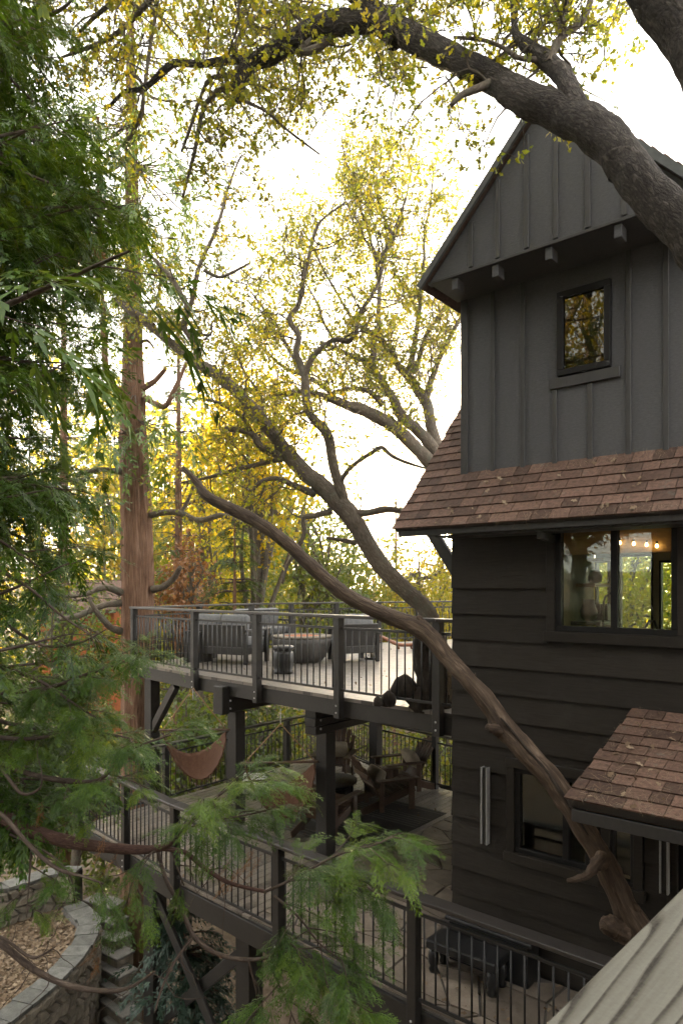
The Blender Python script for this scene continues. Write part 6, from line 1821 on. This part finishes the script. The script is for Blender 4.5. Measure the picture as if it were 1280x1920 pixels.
# trees behind the viewer; the upper window mirrors the golden one, the unseen rest are added to shade the foot of the facade
broadleaf('golden_tree', 'golden tree behind the viewer, mirrored in the small upper window', 0, 1, 0, 0, 'leaf_gold', 0.3, 110, 90, 0.17, seed=24, pos=(-7.3, -6.5, 11.5, 3.6, 1.0))
for k, (x, y, h) in enumerate(((-1.8, -9.0, 10.0), (-13.0, -4.5, 11.0), (4.5, -6.5, 9.0))):
    broadleaf('broadleaf_tree', ('added shade tree behind the viewer, straight back from the balcony rail', 'added shade tree behind the viewer, off to the left of the cedar', 'added shade tree behind the viewer, off to the right of the entry')[k], 0, 1, 0, 0, 'leaf_shrub', 0.4, 120, 70, 0.30, seed=25 + k, pos=(x, y, h, 3.6, -3.0))
broadleaf('golden_tree', 'golden yellow broadleaf tree behind the deck in the middle left', 480, 20, 640, 230, 'leaf_gold', 0.35, 80, 80, 0.15, 1080, seed=11)
broadleaf('golden_tree', 'smaller yellow tree between the red cedar trunk and the golden tree', 380, 26, 690, 170, 'leaf_gold', 0.35, 60, 70, 0.17, 1150, seed=12)
broadleaf('broadleaf_tree', 'olive green tree beyond the deck under the leaning trunks', 575, 24, 850, 240, 'leaf_shrub', 0.62, 80, 80, 0.17, 1300, seed=13)
broadleaf('broadleaf_tree', 'low green tree in the gap between the two leaning trunks', 665, 26, 985, 200, 'leaf_shrub', 0.55, 70, 80, 0.17, 1330, seed=14)
broadleaf('broadleaf_tree', 'sunlit yellow green tree right below the setting sun', 785, 25, 995, 230, 'leaf_oak', 0.6, 80, 80, 0.15, 1330, seed=15)
broadleaf('broadleaf_tree', 'golden leafed tree with the setting sun glinting through beside the eave', 835, 29, 955, 190, 'leaf_gold', 0.3, 50, 60, 0.17, 1300, seed=21)
broadleaf('broadleaf_tree', 'leafy tree seen through the kitchen window and the glass doors', 1195, 24, 960, 330, 'leaf_oak', 0.55, 90, 90, 0.17, 1300, seed=16)
broadleaf('broadleaf_tree', 'rust orange autumn tree right of the red cedar trunk above the railing', 350, 21, 1010, 130, 'spray_dead', 0.6, 30, 60, 0.15, 1220, seed=17)
sh = [('tall glossy shrub under the left end of the upper deck', 350, 16.8, 1265, 230), ('glossy green shrub behind the lower railing between the two columns', 500, 17.5, 1285, 260),
      ('shrub with yellow leaves behind the back corner of the lower railing', 690, 20, 1290, 260), ('shrub behind the back lower railing next to the house corner', 830, 19, 1310, 200)]
for k, (lab, px, d, yt, w) in enumerate(sh):
    broadleaf('shrub', lab, px, d, yt, w, 'leaf_shrub', (0.3, 0.35, 0.7, 0.75)[k], 60, 80, 0.13, 1640, 'shrub', 60 + k, None, 'shrubs behind the lower deck')
broadleaf('broadleaf_tree', 'mid green tree in front of the rust cabin left of the red trunk', 130, 17.5, 1010, 250, 'leaf_shrub', 0.45, 50, 80, 0.13, 1420, seed=18)
sh2 = [('dark leafy shrub behind the stone planter wall at the left edge', 40, 19, 1330, 330), ('dark shrub behind the stone steps', 190, 20.5, 1360, 260)]
for k, (lab, px, d, yt, w) in enumerate(sh2):
    broadleaf('shrub', lab, px, d, yt, w, 'leaf_shrub', 0.3, 70, 80, 0.16, 1640, 'shrub', 70 + k, None, 'shrubs behind the stone walls')
# the wood beyond reads as one mass
def forest():
    rx = np.random.default_rng(77); g = Geo(); tk = Geo(); r = random.Random(77)
    for k in range(115):
        px = r.uniform(-250, 1350) if k < 80 else r.uniform(180, 620); d = r.uniform(34, 75)
        top = np.interp(px, [-250, 100, 300, 430, 560, 650, 720, 800, 860, 1000, 1350], [560, 600, 700, 760, 900, 1010, 1060, 1075, 1060, 940, 800]) + r.uniform(0, 130)
        b = W(px, HY, d); zb = ground_z(b.x, b.y); zt = -(top - HY) / FOC * d
        if zt < zb + 4: zt = zb + 4
        w = r.uniform(1.8, 3.4)
        n = 30; per = 20
        v = unit(rx.normal(0, 1, (n, 3))) * rx.random((n, 1)) ** 0.4
        c = np.array((b.x, b.y, (zt + zb) / 2)) + v * np.array((w, w, (zt - zb) / 2))
        p = np.repeat(c, per, 0) + rx.normal(0, 0.55, (n * per, 3))
        m = len(p)
        scatter(g, DIA, p, rx.normal(0, 1, (m, 3)), rx.normal(0, 1, (m, 3)) + [0, 0, .4], rx.uniform(0.28, 0.62, m), np.clip(r.uniform(0.2, 0.9) + rx.normal(0, .15, m), 0, 1))
        P, Rr = smooth_path([Vector((b.x, b.y, zb - .4)), Vector((b.x + r.gauss(0, .3), b.y, zt - 1))], [0.11, 0.03], 1.5)
        tube(tk, P, Rr, 6, cap=False)
    f = thing('forest', 'hazy green and yellow wood filling the distance behind the deck', 'forest', (-40, 50, 0))
    f['kind'] = 'stuff'
    o = g.build('foliage', MA['leaf_oak'], f, (-40, 50, 0), False, 'stuff')
    o = tk.build('trunks', MA['bark_branch'], f, (-40, 50, 0), True, 'stuff')
forest()

# ------------------------------------------------------------------ litter
def in_poly(x, y, pl):
    c = False
    for k in range(len(pl)):
        (x0, y0), (x1, y1) = pl[k - 1], pl[k]
        if (y0 > y) != (y1 > y) and x < (x1 - x0) * (y - y0) / (y1 - y0) + x0: c = not c
    return c
def litter():
    rx = np.random.default_rng(91); g = Geo()
    ps = []
    for k in range(9000):
        px, py = rx.uniform(-60, 200), rx.uniform(1640, 1960)
        p = on_z(px, py, ZT - 0.085)
        if not in_poly(p.x, p.y, BED): continue
        ps.append((p.x, p.y, ZT - 0.092 + rx.uniform(0, 0.02)))
    m = len(ps)
    scatter(g, OAK, ps, rx.normal(0, 1, (m, 3)) * [1, 1, .15], rx.normal(0, .4, (m, 3)) + [0, 0, 1], rx.uniform(0.05, 0.11, m), rx.random(m))
    o = g.build('leaf_litter', MA['litter'], None, (-12, 3, ZT), False, 'stuff')
    prop(o, 'dry brown oak leaves covering the bed above the curved wall', 'leaves')
    g = Geo(); ps = []; dr = []
    for k in range(700):
        s = rx.random() ** 1.6 * plen; x = rx.uniform(-1.9, -0.9)
        q = eo + psd * s + pnd * 0.026
        ps.append((x, q.y, q.z)); a = rx.uniform(0, 6.28); v = Vector((1, 0, 0)) * math.cos(a) + psd * math.sin(a); dr.append(tuple(v))
    for k in range(500):
        s = (0.03 if k % 2 else 0.74) + rx.normal(0, .03); x = rx.uniform(-3.6, -1.0)
        q = Vector((0, EY, EZ)) + sdir * s + ndir * 0.026
        ps.append((x, q.y, q.z)); a = rx.uniform(0, 6.28); v = Vector((1, 0, 0)) * math.cos(a) + sdir * math.sin(a); dr.append(tuple(v))
    m = len(ps)
    nd_ = (np.array([SPR[0][0][0], SPR[0][0][0]]), None, None)
    NEED = (np.array([(0, -.012, 0), (0, .012, 0), (1, .006, 0.02), (1, -.006, 0.02)]), np.array([(0, 1, 2, 3)][::-1]), np.zeros((0, 3), int))
    scatter(g, NEED, ps, dr, [tuple(pnd)] * m, rx.uniform(0.04, 0.10, m), rx.uniform(.5, 1, m))
    o = g.build('needle_litter', MA['litter'], None, (-1.5, 5.6, -1.4), False, 'stuff')
    prop(o, 'fallen needles scattered on the brown shingle roofs', 'needles')
    g = Geo(); ps = []
    for k in range(3000):
        x, y = rx.uniform(-18, 0), rx.uniform(-1, 20)
        ps.append((x, y, ground_z(x, y) + 0.03))
    m = len(ps)
    scatter(g, OAK, ps, rx.normal(0, 1, (m, 3)) * [1, 1, .15], rx.normal(0, .4, (m, 3)) + [0, 0, 1], rx.uniform(0.07, 0.16, m), rx.random(m))
    o = g.build('ground_leaves', MA['litter'], None, (-8, 8, ZG), False, 'stuff')
    prop(o, 'fallen brown leaves on the ground under the decks', 'leaves')
litter()
def stray_leaves():
    rx = np.random.default_rng(97); g = Geo(); ps = []; nr = []
    for k in range(70):
        s_ = rx.random() * plen; q = eo + psd * s_ + pnd * 0.03
        ps.append((rx.uniform(-1.85, -0.6), q.y, q.z)); nr.append(tuple(pnd))
    for k in range(60):
        q = Vector((0, EY, EZ)) + sdir * rx.uniform(0, .75) + ndir * 0.03
        ps.append((rx.uniform(-4.1, -1.0), q.y, q.z)); nr.append(tuple(ndir))
    for k in range(260):
        x = rx.uniform(-10, -1.5); ps.append((x, rx.uniform(lf_y(x) + .05, 6.35 if x > -3.7 else 10.5), ZL + 0.014)); nr.append((0, 0, 1))
    for k in range(110):
        x = rx.uniform(-10.5, -4); ps.append((x, rx.uniform(7.4, 13), ZU + 0.012)); nr.append((0, 0, 1))
    m = len(ps)
    scatter(g, OAK, ps, rx.normal(0, 1, (m, 3)), np.array(nr) + rx.normal(0, .15, (m, 3)), rx.uniform(0.035, 0.075, m), rx.random(m))
    prop(g.build('stray_leaves', MA['litter'], None, (-5, 7, ZL), False, 'stuff'), 'fallen brown leaves lying on the decks and roofs', 'leaves')
stray_leaves()

# ------------------------------------------------------------------ evening air
def haze():
    m = bpy.data.materials.new('evening_haze'); m.use_nodes = True
    nt = m.node_tree; nt.nodes.clear()
    o = nt.nodes.new('ShaderNodeOutputMaterial')
    v = nt.nodes.new('ShaderNodeVolumePrincipled')
    v.inputs['Color'].default_value = (1.0, 0.95, 0.86, 1)
    v.inputs['Density'].default_value = 0.0010
    v.inputs['Anisotropy'].default_value = 0.82
    nt.links.new(v.outputs[0], o.inputs['Volume'])
    h = box2(None, 'haze', (-130, -60, ZG - 4), (90, 160, 40), m, bev=0)
    prop(h, 'thin warm evening haze in the air', 'haze', kind='stuff')
haze()
